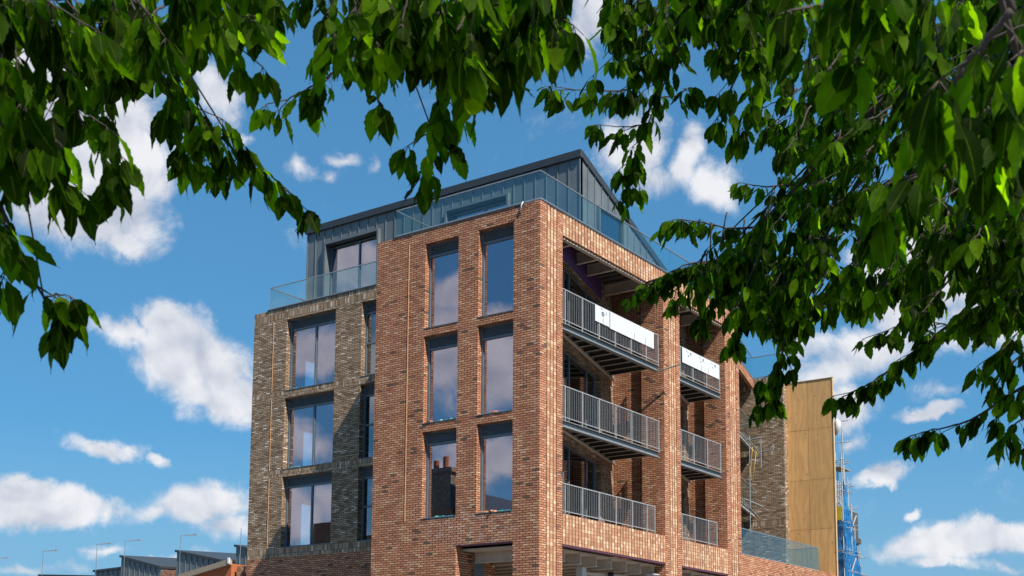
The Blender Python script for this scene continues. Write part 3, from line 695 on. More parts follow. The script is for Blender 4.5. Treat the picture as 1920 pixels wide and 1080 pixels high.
b = MB(); b.tube([(-.62, -.02, 16.36), (-.66, -.05, 16.25), (-.69, -.03, 16.05)], .022, 6); w_ = b.build('loose_cable', M['white'], smooth=True); tag(w_, 'short white cable end hanging over the red parapet near the corner', 'cable')
b = MB(); b.tube([(.03, 7.45, 12.6), (.75, 7.6, 12.76)], .024, 8); o = b.build('scaffold_tube', M['steeld']); tag(o, 'steel tube clamped to the end of the upper left balcony beam', 'tube')
# scaffold tubes and rope at the rear balconies
sc = empty('tube_frame', (-2.6, 21.5, 6.8)); tag(sc, 'galvanised tube frame standing by the rear balconies', 'scaffold frame')
def T(a, c, name='tube', r=.03): 
    MB().tube([np.array(a)-(-2.6, 21.5, 6.8), np.array(c)-(-2.6, 21.5, 6.8)], r, 8).build(name, M['steeld'], sc)
def onY(px, py, y): return on(px, py, 1, y)
T(onY(1405, 818, 21), onY(1407, 1000, 21)); T(onY(1386, 797, 20.5), onY(1418, 793, 20.5)); T(onY(1390, 828, 21), onY(1430, 820, 21)); T(onY(1426, 818, 22.4), onY(1427, 878, 22.4)); T(onY(1390, 932, 21), onY(1432, 951, 22)); T(onY(1425, 848, 22.5), onY(1450, 843, 22.5)); T(onY(1449, 844, 22.5), onY(1449, 832, 22.5)); T(onY(1393, 812, 19.5), onY(1424, 850, 21)); T(onY(1389, 934, 19.8), onY(1424, 972, 22))
rp = [onY(x, y, 21.5) for x, y in ((1411, 838), (1409, 860), (1407, 885), (1412, 905), (1414, 880), (1418, 846))]
tag(MB().tube(rp, .013, 5).build('rope', M['rope'], smooth=True), 'yellow rope looped from the rear balcony', 'rope')

# ------------------------------------------------------------------ scaffolded building beyond
SB = empty('unfinished_building', (-3, 28, 0)); tag(SB, 'unfinished building wrapped in scaffolding and blue netting behind the plywood', 'building')
b = MB(); b.box(-4, 1.9, -1, 2.2, 0, 10.4)
for z in (3, 6, 9): b.box(-4, 2.0, -1.1, 2.3, z-.15, z+.12)
b.build('concrete_frame', M['deck'], SB)
SF = empty('scaffolding', (0, 25.5, 0)); tag(SF, 'scaffolding of steel tubes draped with torn blue netting at the far right', 'scaffolding')
st = MB(); lg = MB(); bd = MB()
tops = [(24.7, 12.9), (24.95, 14.6), (25.2, 12.6), (25.45, 12.1), (25.7, 11.3), (25.95, 10.6), (26.25, 9.9), (26.55, 9.2), (26.85, 8.6), (27.15, 8.0)]
for i, (y, zt) in enumerate(tops):
    for x in (-.35, .12): 
        st.tube([(x+random.uniform(-.05, .05), y-25.5, 0), (x+random.uniform(-.06, .06), y-25.5, zt-(0 if x < 0 else random.uniform(.2, 1.2)))], .028, 6)
    z = 2
    while z < zt-.3:
        lg.tube([(-.55, y-25.5, z), (.12+random.uniform(.12, .4), y-25.5, z)], .022, 6)
        if i < len(tops)-1 and z < tops[i+1][1]: lg.tube([(.12, y-25.6, z+.05), (.12, tops[i+1][0]-25.4, z+.05)], .022, 6)
        z += 1.0 if i % 2 else 1.45
for z in (5.9, 7.9, 9.9, 11.8): bd.box(-.45, .1, -.85, .5 if z > 9 else 1.6, z, z+.05)
st.build('standard', M['steel'], SF); lg.build('ledger', M['steel'], SF); bd.build('boards', M['timber'], SF)
lg2 = MB(); lg2.bar((.0, -.55, 5.9), (.3, .3, 7.7), .05); lg2.bar((0, -.5, 7.9), (.3, .5, 9.7), .05); lg2.build('brace', M['steel'], SF)
b = MB(); nyy, nzz = 16, 26; random.seed(3)
def np_(i, j):
    y = -.8+i*.14; zt = 11.5-i*.30; z = 5+(zt-5)*j/nzz
    return (.08+.07*math.sin(i*1.7+j*.6)+random.uniform(-.02, .02)+.1, y, z)
gr = [[np_(i, j) for j in range(nzz+1)] for i in range(nyy+1)]
for i in range(nyy):
    for j in range(nzz): b.quad([gr[i][j], gr[i+1][j], gr[i+1][j+1], gr[i][j+1]])
for j in range(nzz): 
    z0 = 5+6.6*j/nzz; 
    if z0 < 9.3: b.quad([(-.5, -.83+.05*math.sin(j), z0), (.2, -.83+.05*math.sin(j*1.1), z0), (.2, -.83+.05*math.sin((j+1)*1.1), z0+6.6/nzz), (-.5, -.83+.05*math.sin(j+1), z0+6.6/nzz)])
b.build('netting', M['net'], SF, smooth=True)
b = MB(); b.box(-.45, .1, -.9, -.87, 9.35, 9.95); b.build('toe_board', M['yellow'], SF)
b = MB(); b.tube([(.16, 24.2, 14.0), (.2, 24.2, 13.8), (.17, 24.2, 13.55), (.1, 24.2, 13.2)], [.03, .16, .15, .04], 9); tag(b.build('plastic_wrap', M['white'], smooth=True), 'white plastic wrap bulging past the right edge of the plywood', 'plastic wrap')

# ------------------------------------------------------------------ distant terrace at lower left
def mono(px0_, py0_, px1_, py1_, Y, label, dep=7, brickx=None, base=0, wl='brick'):
    p = on(px0_, py0_, 1, Y); q = on(px1_, py1_, 1, Y); w = q[0]-p[0]
    r = empty('terraced_house', (p[0], Y, 0)); tag(r, label, 'house', 'terraced houses with zinc roofs beyond')
    b = MB(); ext = 1.8
    zb = min(p[2], q[2])-1.0
    b.quad([(0, 0, zb), (w, 0, zb), (w, 0, q[2]-.12), (0, 0, p[2]-.12)]); b.quad([(0, dep, zb), (0, 0, zb), (0, 0, p[2]-.12), (0, dep, p[2]-.12)]); b.quad([(w, 0, zb), (w, dep, zb), (w, dep, q[2]-.12), (w, 0, q[2]-.12)])
    x = .4
    while x < w: zt = p[2]+(q[2]-p[2])*x/w-.12; b.box(x-.02, x+.02, -.06, 0, zb, zt); x += .62
    b.build('zinc_dormer', M['zinc'], r)
    b = MB(); n = len(b.v)
    for (x0, x1, y0, y1, t) in ((-.08, w+.08, -.15, dep, .16),):
        za, zc = p[2], q[2]
        b.v += [(x0, y0, za-t), (x1, y0, zc-t), (x1, y1, zc-t+.35), (x0, y1, za-t+.35), (x0, y0, za), (x1, y0, zc), (x1, y1, zc+.35), (x0, y1, za+.35)]
        b.f += [(3,2,1,0),(4,5,6,7),(0,1,5,4),(1,2,6,5),(2,3,7,6),(3,0,4,7)]; b.mi += [0]*6
    b.build('roof', M['zincd'], r)
    b = MB(); b.box(-.02, w+ext, .05, dep, 0, zb); b.box(w*.97, w+ext, .02, 3, zb, q[2]-.35); b.build('wall', M['redf'], r)
    return r
mono(228, 1041, 302, 1062, 30, 'house with sloping zinc dormer left of the middle aerial')
mono(332, 1031, 415, 1049, 30, 'house with sloping zinc dormer behind the timber verge')
mono(443, 1021, 520, 1040, 30, 'house with tall zinc dormer beside the grey brick corner')
mono(178, 1069, 228, 1063, 30.5, 'house with low dark zinc roof left of the sloping dormers')
mono(75, 1077, 176, 1079, 31, 'house with flat zinc roof at the far lower left')
p = on(434, 1054, 1, 20); q = on(340, 1083, 1, 20)
r = empty('gabled_house', (p[0], 20, 0)); tag(r, 'orange brick house with weathered timber verge rising to a white finial', 'house')
dx = q[0]-p[0]; b = MB(); b.bar((0, -.1, p[2]), (dx, -.1, q[2]), .3, .32); b.build('verge_board', M['timber'], r)
b = MB(); b.quad([(dx, 0, 0), (0, 0, 0), (0, 0, p[2]-.1), (dx, 0, q[2]-.1)]); b.quad([(0, 0, 0), (0, 6, 0), (0, 6, p[2]-.1), (0, 0, p[2]-.1)]); b.build('wall', M['orange'], r)
b = MB(); b.box(-.04, .08, -.3, -.18, p[2]-.1, p[2]+.25); b.build('finial', M['white'], r)
b = MB(); b.box(.25, 1.5, .2, 2, 0, p[2]-.25); b.build('chimney', M['redf'], r)
b = MB(); b.tube([(1.0, .1, p[2]-1.6), (1.0, .1, p[2]-.3)], .05, 6); b.box(.88, 1.12, .0, .19, p[2]-.8, p[2]-.65); b.box(.88, 1.12, .0, .19, p[2]-1.4, p[2]-1.25); b.build('pipe', M['black'], r)
LB = ['roof aerial furthest left in the row, its boom cut by the frame', 'low roof aerial standing over the flat zinc roof', 'roof aerial between the flat roof and the dormers', 'roof aerial in front of the left sloping dormer', 'tallest boomed aerial, at the dormer behind the timber verge', 'bare roof mast close to the grey brick corner']
for i, (mx, my, bx, by, foot) in enumerate([(-14, 1048, 13, 1046, 1100), (81, 1034, 106, 1033, 1078), (182, 1021, 207, 1020, 1070), (235, 1015, 262, 1015, 1080), (339, 1005, 367, 1004, 1080), (452, 993, None, 0, 1080)]):
    t = on(mx, my, 1, 29); f_ = on(mx, foot, 1, 29); r = empty('roof_aerial', (t[0], 29, f_[2]-1.2)); tag(r, LB[i], 'aerial', 'aerials on the far roofs')
    b = MB(); b.tube([(0, 0, 0), (0, 0, t[2]-f_[2]+1.3)], .024, 6); b.build('mast', M['hand'], r)
    if bx:
        e = on(bx, by, 1, 29); l = e[0]-t[0]; zz = t[2]-f_[2]+1.2; b = MB(); b.tube([(-.1, 0, zz), (l, 0, zz)], .011, 6); b.build('boom', M['steel'], r)
        b = MB()
        for k in range(7): b.tube([(.3+k*(l-.4)/6, -.25, zz), (.3+k*(l-.4)/6, .25, zz)], .010, 5)
        b.box(l-.04, l+.04, -.1, .1, zz-.06, zz+.06); tag(b.build('element', M['steeld'], r), kind='stuff')
# houses behind the camera across the road, seen in the window glass
def refl(px, py, Y): v = on(px, py, 1, Y); return np.array([v[0], -Y, v[2]])
a = refl(803, 862, 62); c = refl(826, 862, 62); e = refl(850, 925, 62)
OH = empty('opposite_house', (a[0]-4, -62, 0)); tag(OH, 'brick house with tall chimney reflected in the lowest left window of the red block', 'house')
b = MB(); x0 = 2; x1 = c[0]-a[0]+4.4; b.box(x0, x1, -1.4, 0, 0, a[2]); b.box(x0-.25, x1+.25, -1.6, .2, a[2]-.5, a[2]-.2); b.build('chimney', M['grey'], OH)
b = MB(); b.tube([(x1-1.2, -.7, a[2]), (x1-1.2, -.7, a[2]+1.2)], .3, 10); b.tube([(x1-2.4, -.7, a[2]), (x1-2.4, -.7, a[2]+.9)], .3, 10); b.build('chimney_pot', M['orange'], OH)
b = MB(); zc = refl(850, 935, 62)[2]; b.box(-14, x1+.2, -10, .05, 0, zc); b.prism([(0, 0), (0, 0), (0, 0)], 0, 0) if False else None
b.build('wall', M['red'], OH)
b = MB(); zk = refl(826, 890, 62)[2]; b.quad([(x1, 0, zc), (x1+5.5, 0, zc-1.5), (x1+5.5, 0, zc-1.5), (x1, 0, zk)]); b.quad([(x1, 0, zk), (x1+5.5, 0, zc-1.5), (x1+5.5, -9, zc-1.5), (x1, -9, zk)]); b.build('roof', M['zincd'], OH)
for i, (pxa, pxb, py) in enumerate([(860, 1000, 952), (535, 566, 1008), (592, 628, 1006)]):
    a = refl(pxa, py, 62); c = refl(pxb, py, 62)
    r = empty('opposite_house', (a[0], -62, 0)); tag(r, ['low roofed house reflected in the lowest right window of the red block', 'low flat house reflected at the left of the lowest grey wing window', 'pitched house reflected at the right of the lowest grey wing window'][i], 'house')
    w = c[0]-a[0]; MB().box(0, w, -9, 0, 0, a[2]-1.2).build('wall', M['red'], r)
    b = MB(); b.quad([(-.2, .2, a[2]-1.3), (w+.2, .2, a[2]-1.3), (w-1, -4.5, a[2]+.5), (1, -4.5, a[2]+.5)]); b.quad([(w+.2, -9, a[2]-1.3), (-.2, -9, a[2]-1.3), (1, -4.5, a[2]+.5), (w-1, -4.5, a[2]+.5)]); b.build('roof', M['zincd'], r)

# ------------------------------------------------------------------ cherry trees close to the camera
class Leaves:
    """leaf blades: folded along the midrib, toothed edge, drawn-out tip"""
    NS = 13
    def __init__(s): s.P = []; s.A = []; s.N = []; s.L = []; s.T = []; s.Wd = []
    def add(s, p, a, n, l, t, w): s.P.append(p); s.A.append(a); s.N.append(n); s.L.append(l); s.T.append(t); s.Wd.append(w)
    def build(s, name, m, parent):
        P = np.array(s.P); A = np.array(s.A); N = np.array(s.N); L = np.array(s.L)[:, None, None]; T = np.array(s.T); Wd = np.array(s.Wd)[:, None, None]
        A /= np.linalg.norm(A, axis=1, keepdims=True); N -= A*(A*N).sum(1, keepdims=True); N /= np.linalg.norm(N, axis=1, keepdims=True); S_ = np.cross(A, N)
        t = np.linspace(0, 1, s.NS)
        w = .228*np.sin(pi*np.minimum(t, .999)**.80)**.85*(1-.35*t**3); w[-1] = 0; w[0] = .004
        w[-2] *= .38; w[-3] *= .72
        teeth = np.array([0]+[(.014 if k % 2 else -.009) for k in range(s.NS-2)]+[0])
        tt = t
        n = len(P); V = np.zeros((n, s.NS, 3, 3))
        fold = (.10+.26*rng.random(n))[:, None]; droop = (rng.normal(.06, .16, n))[:, None]; tw = rng.normal(0, .12, n)[:, None]; wob = rng.normal(0, .012, (n, s.NS))
        for j, sd in enumerate((-1, 0, 1)):
            ww = (w+teeth*(abs(sd)))[None, :]*sd*np.ones((n, 1))
            ax = (tt[None, :]+abs(sd)*(-.0))*np.ones((n, 1))
            h = -droop*tt[None, :]**2+abs(ww)*fold*1.0+ww*tw*4*tt[None, :]+(wob if sd else 0)
            V[:, :, j, :] = P[:, None, :]+L*(A[:, None, :]*ax[..., None]+S_[:, None, :]*(ww*Wd[:, :, 0])[..., None]+N[:, None, :]*h[..., None])
        V = V.reshape(-1, 3)
        F = []; UV = []
        for i in range(s.NS-1):
            for j in (0, 1):
                F.append((i*3+j, i*3+j+1, (i+1)*3+j+1, (i+1)*3+j))
                UV += [(j/2, t[i]), ((j+1)/2, t[i]), ((j+1)/2, t[i+1]), (j/2, t[i+1])]
        F = np.array(F); nf = len(F); FA = (F[None]+(np.arange(n)*s.NS*3)[:, None, None]).reshape(-1, 4)
        me = bpy.data.meshes.new(name); me.vertices.add(len(V)); me.vertices.foreach_set('co', V.ravel())
        me.loops.add(FA.size); me.loops.foreach_set('vertex_index', FA.ravel().astype(np.int32))
        me.polygons.add(len(FA)); me.polygons.foreach_set('loop_start', np.arange(0, FA.size, 4, dtype=np.int32)); me.polygons.foreach_set('use_smooth', np.ones(len(FA), bool))
        me.update(calc_edges=True)
        uv = me.uv_layers.new(name='UVMap'); uv.data.foreach_set('uv', np.tile(np.array(UV, float), (n, 1)).ravel())
        at_ = me.attributes.new('tone', 'FLOAT', 'POINT'); at_.data.foreach_set('value', np.repeat(T, s.NS*3))
        me.materials.append(m); me.validate()
        o = bpy.data.objects.new(name, me); S.collection.objects.link(o); o.parent = parent; return o
NL = [0]
def rosette(LV, TW, p, tdir, ll, k=None, hang=1.0):
    k = k or random.randint(5, 7)
    a0 = random.uniform(0, 2*pi)
    for i in range(k):
        az = a0+2*pi*i/k+random.uniform(-.4, .4)
        out = np.array([cos(az), sin(az), 0])*random.uniform(.25, .8)
        ax = out*.95+np.array([0, 0, -1.15*hang*random.uniform(.55, 1.3)])+tdir*.35
        ax /= np.linalg.norm(ax)
        l = ll*random.uniform(.62, 1.08)*(1 if random.random() > .2 else .65)
        pet = ll*random.uniform(.12, .3); pd = out*.9+np.array([0, 0, -.35])+tdir*.3; pd /= np.linalg.norm(pd)
        b0 = p+pd*pet
        TW.tube([p, b0], [.0011, .0009], 3)
        nn = out*1.0+np.array([0, 0, .5])+rng.normal(0, .55, 3)
        LV.add(b0, ax, nn, l, float(np.clip(rng.normal(.40, .33), 0, 1)), random.uniform(.82, 1.12)); NL[0] += 1
def shoot(LV, TW, pts, r0, ll, start=0.0, gap=.62, kmul=1.0, side=True):
    """pts: 3-d points of a twig; rosettes along it from `start` (0..1)"""
    pts = [np.array(p) for p in pts]
    P = []
    for i in range(len(pts)-1):
        n = 5
        p0 = pts[max(i-1, 0)]; p1 = pts[i]; p2 = pts[i+1]; p3 = pts[min(i+2, len(pts)-1)]
        for j in range(n):
            t = j/n; P.append(.5*((2*p1)+(-p0+p2)*t+(2*p0-5*p1+4*p2-p3)*t*t+(-p0+3*p1-3*p2+p3)*t**3)+rng.normal(0, .0016, 3))
    P.append(pts[-1]); n = len(P)
    TW.tube(P, [r0*(1-.8*i/(n-1))+.0008 for i in range(n)], 6)
    seg = [0]; 
    for i in range(1, n): seg.append(seg[-1]+np.linalg.norm(P[i]-P[i-1]))
    tot = seg[-1]; s_ = tot*start
    while s_ < tot:
        i = max(j for j in range(n) if seg[j] <= s_); i = min(i, n-2); f = (s_-seg[i])/(seg[i+1]-seg[i]+1e-9)
        p = P[i]*(1-f)+P[i+1]*f; d = P[i+1]-P[i]; d = d/(np.linalg.norm(d)+1e-9)
        if side and random.random() < .55:
            q = rng.normal(0, 1, 3); q[2] = -abs(q[2])*.3; q /= np.linalg.norm(q); e = p+(q*.8+d*.6)*ll*random.uniform(.35, .9)
            TW.tube([p, e], [.0022, .0015], 4); rosette(LV, TW, e, d, ll, random.randint(4, 6))
            if random.random() < .7: rosette(LV, TW, p, d, ll, random.randint(2, 3))
        else: rosette(LV, TW, p, d, ll, random.randint(3, 5))
        s_ += ll*gap*random.uniform(.7, 1.3)
    rosette(LV, TW, P[-1], d, ll, random.randint(5, 8))
def inpoly(x, y, pl):
    c = False; j = len(pl)-1
    for i in range(len(pl)):
        if (pl[i][1] > y) != (pl[j][1] > y) and x < (pl[j][0]-pl[i][0])*(y-pl[i][1])/(pl[j][1]-pl[i][1])+pl[i][0]: c = not c
        j = i
    return c
def mass(LV, TW, poly, n, d0, d1, ll, flow=(-.5, .5), ng=2):
    xs = [p[0] for p in poly]; ys = [p[1] for p in poly]; k = 0
    while k < n:
        x = random.uniform(min(xs), max(xs)); y = random.uniform(min(ys), max(ys))
        if not inpoly(x, y, poly): continue
        k += 1; d = random.uniform(d0, d1); p = at(x, y, d)
        fd = RX*flow[0]+np.array([0, 0, -1])*flow[1]+rng.normal(0, .35, 3); fd /= np.linalg.norm(fd)
        q = p-fd*ll*random.uniform(1.6, 3.2)
        shoot(LV, TW, [q+np.array([0, 0, .02]), (p+q)/2+rng.normal(0, .01, 3), p], .0032, ll, .35, .8, side=True)
def tree(label, base, fork, boughs, shade_crown):
    t = empty('cherry_tree', base); tag(t, label, 'tree', 'cherry trees over the viewpoint')
    base = np.array(base, float); off = base
    TK = MB(); f = np.array(fork, float)
    pts = [base*0, (f-base)*.3+np.array([.05, .03, 0]), (f-base)*.65+np.array([-.04, .05, 0]), f-base]
    TK.tube(pts, [.19, .15, .135, .12], 14); TK.tube([(0, 0, -.1), (0, 0, .25)], [.27, .175], 14)
    TK.build('trunk', M['bark'], t, smooth=True)
    for bi, (lead, sprays, masses, mt) in enumerate(boughs):
        LV = Leaves(); TW = MB()
        lp = [f]+[at(*q) for q in lead]
        # the limb itself
        ctl = [f-np.array([0, 0, .5])]+lp; P = []
        for i in range(1, len(ctl)-1):
            p0, p1, p2, p3 = ctl[i-1], ctl[i], ctl[i+1], ctl[min(i+2, len(ctl)-1)]
            for j in range(8):
                t_ = j/8; P.append(.5*((2*p1)+(-p0+p2)*t_+(2*p0-5*p1+4*p2-p3)*t_*t_+(-p0+3*p1-3*p2+p3)*t_**3)+rng.normal(0, .008, 3))
        P.append(ctl[-1]); n = len(P); TW.tube(P, [.052*(1-.78*i/(n-1)) for i in range(n)], 8)
        for (pts, ll, r0, st, gap) in sprays:
            p3 = [at(*q) for q in pts]
            j = min(range(len(lp)), key=lambda i: np.linalg.norm(lp[i]-p3[0]))
            if np.linalg.norm(lp[j]-p3[0]) > .02: TW.tube([lp[j], (lp[j]+p3[0])/2+np.array([0, 0, .05]), p3[0]], [r0*1.6, r0*1.3, r0*1.05], 6)
            shoot(LV, TW, p3, r0, ll, st, gap)
        for mm in masses: mass(LV, TW, *mm)
        TW.v = [tuple(np.array(v)-off) for v in TW.v]
        bo = TW.build('bough', M['bark'], t, smooth=True)
        LV.P = [p-off for p in LV.P]; tag(LV.build('leaves', M[mt], bo), kind='stuff')
    LV = Leaves(); TW = MB()  # upper crown out of view, added to shade the leaves in frame
    c, r, n = shade_crown; k = 0; c = np.array(c)
    while k < n:
        v = rng.normal(0, 1, 3); v /= np.linalg.norm(v); v *= rng.random()**.33; p = c+v*np.array(r)
        q = p-CAM; z = q@FX
        if z > .2:
            X_ = 960+FPX*(q@RX)/z; Y_ = CYP-FPX*(q@UX)/z
            if -250 < X_ < 2170 and -190 < Y_: continue
        if np.linalg.norm(q) < 1.3: continue
        k += 1; e = p+(f-p)*.12; TW.tube([e, p], [.006, .002], 4)
        for _ in range(2): rosette(LV, TW, p+rng.normal(0, .12, 3), np.array([0, 0, -.2]), .13, 6)
    for k in range(9):
        e = c+rng.normal(0, .35, 3)*np.array(r); e[2] = max(e[2], f[2]+.6); q = e-CAM
        if q@FX > .2 and CYP-FPX*(q@UX)/(q@FX) > -150: continue
        TW.tube([f, (f+e)/2+np.array([0, 0, .3]), e], [.07, .045, .015], 7)
    TW.v = [tuple(np.array(v)-off) for v in TW.v]; cb = TW.build('shade_crown_branches', M['bark'], t, smooth=True)
    LV.P = [p-off for p in LV.P]; tag(LV.build('shade_crown_leaves', M['leaf'], cb), kind='stuff')
FH = np.array([FX[0], FX[1], 0]); FH /= np.linalg.norm(FH); RH = np.array([FH[1], -FH[0], 0])
C0 = np.array([CAM[0], CAM[1], 0])
Lb = C0-RH*4.2+FH*1.0; Lf = Lb+np.array([.1, .05, 3.7])
Rb = C0+RH*5.2+FH*2.6; Rf = Rb+np.array([-.1, 0, 3.9])
left_boughs = [
 # lead, sprays (points, leaf length, radius, first leaf, gap), masses, material
 ([(-300, -420, 3.0), (-60, -120, 2.8)], [
   ([(-60, -80, 2.8), (60, 40, 2.8), (100, 110, 2.8), (142, 205, 2.75), (172, 250, 2.75), (205, 318, 2.75)], .098, .006, .12, .75),
   ([(-60, 300, 2.9), (0, 385, 2.9), (30, 450, 2.9), (62, 520, 2.9), (82, 560, 2.9), (110, 600, 2.95)], .10, .0045, .1, .95),
   ([(-80, 90, 2.6), (-10, 150, 2.6), (40, 190, 2.6), (80, 262, 2.6)], .105, .004, .1, .6),
   ([(-80, 180, 2.7), (0, 230, 2.7), (60, 260, 2.7), (110, 330, 2.7)], .105, .004, .1, .6),
   ([(-90, 330, 2.7), (-40, 380, 2.7), (10, 420, 2.7)], .10, .003, .2, .7),
   ([(82, 560, 2.9), (112, 552, 2.9), (132, 556, 2.9)], .085, .0018, .5, 1.0)],
  [([(-40, -40), (230, -40), (250, 60), (150, 90), (90, 120), (40, 160), (-40, 200)], 13, 2.6, 3.4, .095, (.4, .6)),
   ([(-40, 60), (60, 90), (90, 220), (70, 330), (-40, 330)], 11, 2.6, 3.3, .095, (.4, .7))], 'leaf'),
 ([(-250, -460, 3.2), (120, -160, 3.5)], [
   ([(200, -60, 3.6), (240, 20, 3.6), (300, 110, 3.6), (345, 175, 3.6), (402, 245, 3.6), (450, 290, 3.65), (500, 322, 3.7), (535, 352, 3.7)], .098, .0065, .05, .42),
   ([(345, 175, 3.6), (350, 230, 3.6), (345, 275, 3.6)], .098, .003, .2, .7),
   ([(402, 245, 3.6), (380, 280, 3.6), (362, 300, 3.65)], .09, .0025, .2, .7),
   ([(450, 290, 3.65), (425, 315, 3.65)], .09, .002, .4, .8),
   ([(240, 20, 3.5), (230, 110, 3.5), (215, 180, 3.5), (208, 215, 3.5)], .10, .003, .15, .7),
   ([(330, -60, 3.2), (400, 20, 3.2), (440, 90, 3.2), (450, 120, 3.2)], .105, .004, .1, .55)],
  [([(190, -40), (560, -40), (548, 10), (520, 60), (470, 75), (440, 60), (400, 100), (330, 120), (260, 90), (200, 40)], 20, 2.9, 3.9, .095, (.4, .6)),
   ([(160, 60), (330, 90), (370, 160), (330, 200), (250, 150), (190, 120)], 8, 3.1, 3.9, .10, (.4, .6))], 'leaf2'),
 ([(100, -520, 3.2), (620, -200, 3.4)], [
   ([(760, -60, 3.7), (700, 40, 3.7), (655, 110, 3.8), (600, 155, 3.85), (555, 178, 3.9), (525, 205, 3.9)], .09, .0045, .15, .42),
   ([(700, 40, 3.7), (712, 110, 3.8), (705, 165, 3.8), (712, 195, 3.8)], .10, .003, .25, .7),
   ([(860, -60, 3.5), (845, 80, 3.5), (838, 170, 3.55), (828, 218, 3.6), (812, 250, 3.6), (806, 300, 3.6), (800, 322, 3.6)], .10, .0045, .15, .45),
   ([(812, 250, 3.6), (838, 262, 3.6), (846, 275, 3.6)], .085, .002, .4, .9),
   ([(950, -60, 3.0), (900, 40, 3.0), (880, 100, 3.0), (890, 150, 3.0)], .11, .004, .1, .55),
   ([(1010, -60, 3.0), (960, 60, 3.0), (945, 110, 3.0)], .115, .004, .1, .5),
   ([(1000, -60, 2.9), (1040, 20, 2.9), (1050, 50, 2.9)], .11, .003, .2, .6),
   ([(640, -60, 3.5), (625, 0, 3.5), (620, 60, 3.5), (640, 90, 3.5)], .09, .003, .2, .7),
   ([(620, -40, 3.5), (580, -20, 3.5), (560, -6, 3.5)], .085, .002, .5, .9)],
  [([(640, -40), (1085, -40), (1060, 20), (1000, 70), (940, 110), (860, 110), (780, 90), (700, 80), (650, 40)], 23, 2.8, 3.7, .10, (.0, .9)),
   ([(700, 40), (1010, 40), (960, 120), (800, 130), (740, 110)], 10, 2.7, 3.5, .105, (-.1, .9))], 'leaf2')]
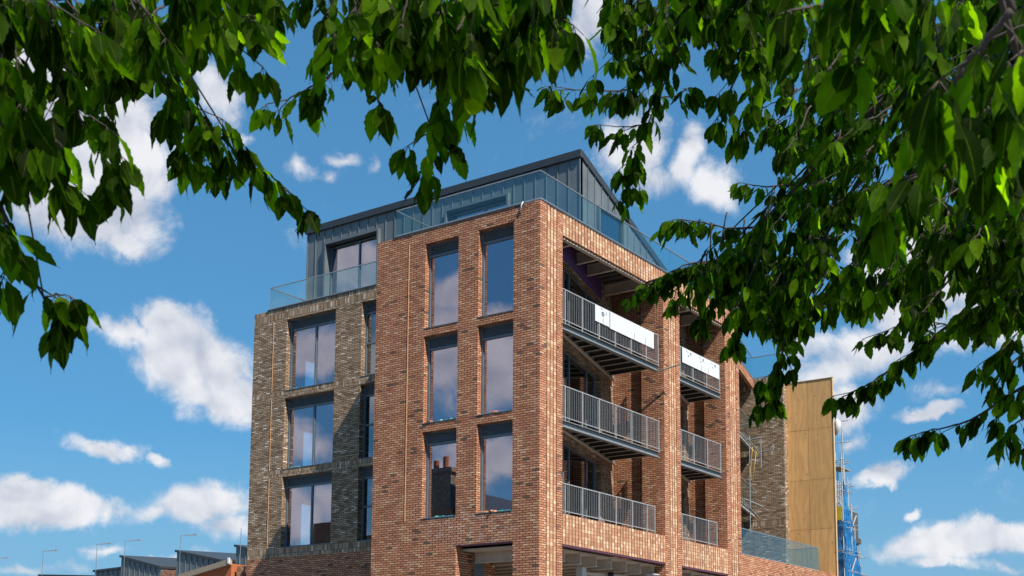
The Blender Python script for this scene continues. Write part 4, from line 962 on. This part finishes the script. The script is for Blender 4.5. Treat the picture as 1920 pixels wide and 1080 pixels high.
right_boughs = [
 ([(1900, -520, 4.2), (1400, -180, 4.8)], [
   ([(1330, -60, 5.0), (1292, 20, 5.0), (1262, 110, 5.05), (1228, 180, 5.1), (1205, 240, 5.15), (1192, 300, 5.2)], .10, .010, .05, .5),
   ([(1228, 140, 5.1), (1175, 168, 5.1), (1110, 168, 5.1), (1044, 168, 5.1)], .095, .0035, .1, .62),
   ([(1205, 235, 5.15), (1165, 238, 5.15), (1120, 234, 5.15)], .09, .002, .1, .8),
   ([(1230, -60, 5.0), (1190, 10, 5.0), (1160, 60, 5.0), (1150, 110, 5.0)], .10, .004, .1, .5),
   ([(1292, 20, 5.0), (1240, 90, 5.0), (1195, 130, 5.0), (1180, 165, 5.0)], .10, .004, .2, .5),
   ([(1228, 180, 5.1), (1265, 180, 5.1), (1290, 165, 5.1)], .095, .003, .1, .6),
   ([(1192, 290, 5.2), (1185, 325, 5.2), (1182, 345, 5.2)], .095, .003, .1, .6),
   ([(1400, -40, 4.6), (1400, 80, 4.6), (1378, 150, 4.6), (1355, 200, 4.6), (1345, 220, 4.6)], .095, .005, .1, .55),
   ([(1400, 90, 4.7), (1420, 150, 4.7), (1400, 210, 4.7), (1392, 240, 4.7)], .095, .004, .2, .55)],
  [([(1120, -30), (1500, -30), (1470, 60), (1400, 110), (1330, 90), (1260, 120), (1180, 110), (1150, 50)], 42, 4.4, 5.6, .10, (-.3, .8))], 'leaf2'),
 ([(2300, -420, 4.8), (2050, -160, 5.4), (1800, 60, 5.8)], [
   ([(1800, 60, 5.8), (1680, 170, 5.9), (1548, 282, 6.0), (1500, 345, 6.05), (1450, 400, 6.1), (1420, 430, 6.15), (1370, 480, 6.2), (1300, 500, 6.2), (1212, 530, 6.3)], .098, .022, .45, .30),
   ([(1425, 425, 6.15), (1370, 428, 6.1), (1320, 418, 6.1), (1262, 412, 6.1)], .095, .005, .12, .42),
   ([(1340, 490, 6.2), (1290, 495, 6.2), (1240, 520, 6.2), (1200, 545, 6.2)], .095, .004, .1, .38),
   ([(1370, 480, 6.2), (1350, 540, 6.2), (1330, 575, 6.2), (1320, 600, 6.2)], .10, .004, .1, .30),
   ([(1300, 500, 6.2), (1270, 540, 6.2), (1262, 565, 6.2)], .10, .003, .1, .5),
   ([(1420, 430, 6.0), (1410, 540, 6.0), (1385, 600, 6.0), (1375, 640, 6.0)], .10, .004, .25, .30),
   ([(1500, 345, 6.0), (1440, 350, 6.0), (1400, 345, 6.0)], .09, .004, .1, .45),
   ([(1490, 540, 5.8), (1475, 620, 5.8), (1462, 680, 5.8), (1440, 720, 5.8), (1425, 755, 5.8)], .10, .006, .1, .42),
   ([(1462, 660, 5.8), (1450, 720, 5.8), (1455, 745, 5.8)], .095, .003, .1, .6)],
  [([(1560, 260), (1640, 300), (1640, 560), (1540, 600), (1440, 600), (1330, 560), (1300, 520), (1400, 440), (1460, 420), (1500, 330)], 70, 5.4, 6.8, .10, (-.5, .7)),
   ([(1460, 60), (1700, 60), (1720, 330), (1580, 290), (1480, 290), (1430, 250), (1400, 180)], 60, 4.6, 6.4, .10, (-.5, .7)),
   ([(1380, 470), (1500, 480), (1480, 620), (1400, 600)], 20, 5.6, 6.4, .10, (-.4, .8))], 'leaf'),
 ([(2500, -200, 4.6), (2150, 250, 5.2)], [
   ([(2000, 480, 5.4), (1860, 560, 5.5), (1780, 610, 5.6), (1720, 655, 5.6), (1660, 700, 5.7), (1610, 730, 5.7), (1578, 745, 5.7)], .095, .008, .1, .32),
   ([(1780, 610, 5.6), (1720, 600, 5.6), (1650, 625, 5.6)], .09, .003, .1, .5),
   ([(2000, 690, 5.0), (1900, 735, 5.0), (1850, 770, 5.05), (1800, 795, 5.1), (1750, 805, 5.1), (1705, 818, 5.1)], .095, .006, .15, .5),
   ([(1990, 760, 4.6), (1940, 775, 4.6), (1895, 800, 4.6), (1890, 815, 4.6)], .10, .004, .1, .6),
   ([(2000, 560, 5.0), (1940, 640, 5.0), (1890, 690, 5.0), (1870, 720, 5.0)], .10, .005, .1, .45),
   ([(1880, 330, 5.2), (1865, 450, 5.2), (1856, 560, 5.2), (1850, 600, 5.2)], .09, .005, .1, .7)],
  [([(1640, 280), (1940, 260), (1940, 640), (1880, 620), (1780, 610), (1700, 600), (1640, 580), (1560, 600)], 66, 4.4, 6.4, .10, (-.5, .7)),
   ([(1780, 380), (1940, 380), (1940, 700), (1880, 690), (1830, 620)], 20, 4.4, 5.4, .10, (-.4, .7))], 'leaf2'),
 ([(2100, -500, 2.0), (1800, -160, 2.1)], [
   ([(1700, -80, 2.3), (1560, 0, 2.2), (1480, 20, 2.1)], .11, .005, .1, .5),
   ([(1900, 20, 1.9), (1820, 110, 1.9), (1790, 160, 1.9), (1770, 210, 1.95)], .105, .005, .1, .5),
   ([(1950, 250, 2.2), (1700, 340, 2.4), (1660, 400, 2.4)], .11, .004, .3, .7)],
  [([(1440, -60), (1960, -60), (1960, 330), (1850, 300), (1700, 200), (1560, 120), (1460, 20)], 12, 2.1, 3.0, .10, (-.4, .8)),
   ([(1620, 60), (1960, 100), (1960, 420), (1800, 380), (1680, 240)], 15, 2.8, 4.2, .105, (-.4, .8)),
   ([(1700, -40), (1960, -40), (1960, 240), (1780, 200)], 20, 3.2, 4.8, .105, (-.4, .8))], 'leaf')]
tree('cherry tree whose boughs hang in from the left and over the middle of the roofline', tuple(Lb), tuple(Lf), left_boughs, ((Lf+np.array([0, 0, 1.6])+RH*1.2-FH*.3).tolist(), (3.6, 3.6, 1.7), 130))
tree('cherry tree whose leafy boughs fill the upper right in front of the right facade', tuple(Rb), tuple(Rf), right_boughs, ((Rf+np.array([0, 0, 1.8])-RH*1.6-FH*1.4).tolist(), (3.8, 3.8, 1.8), 200))
print('leaves', NL[0])
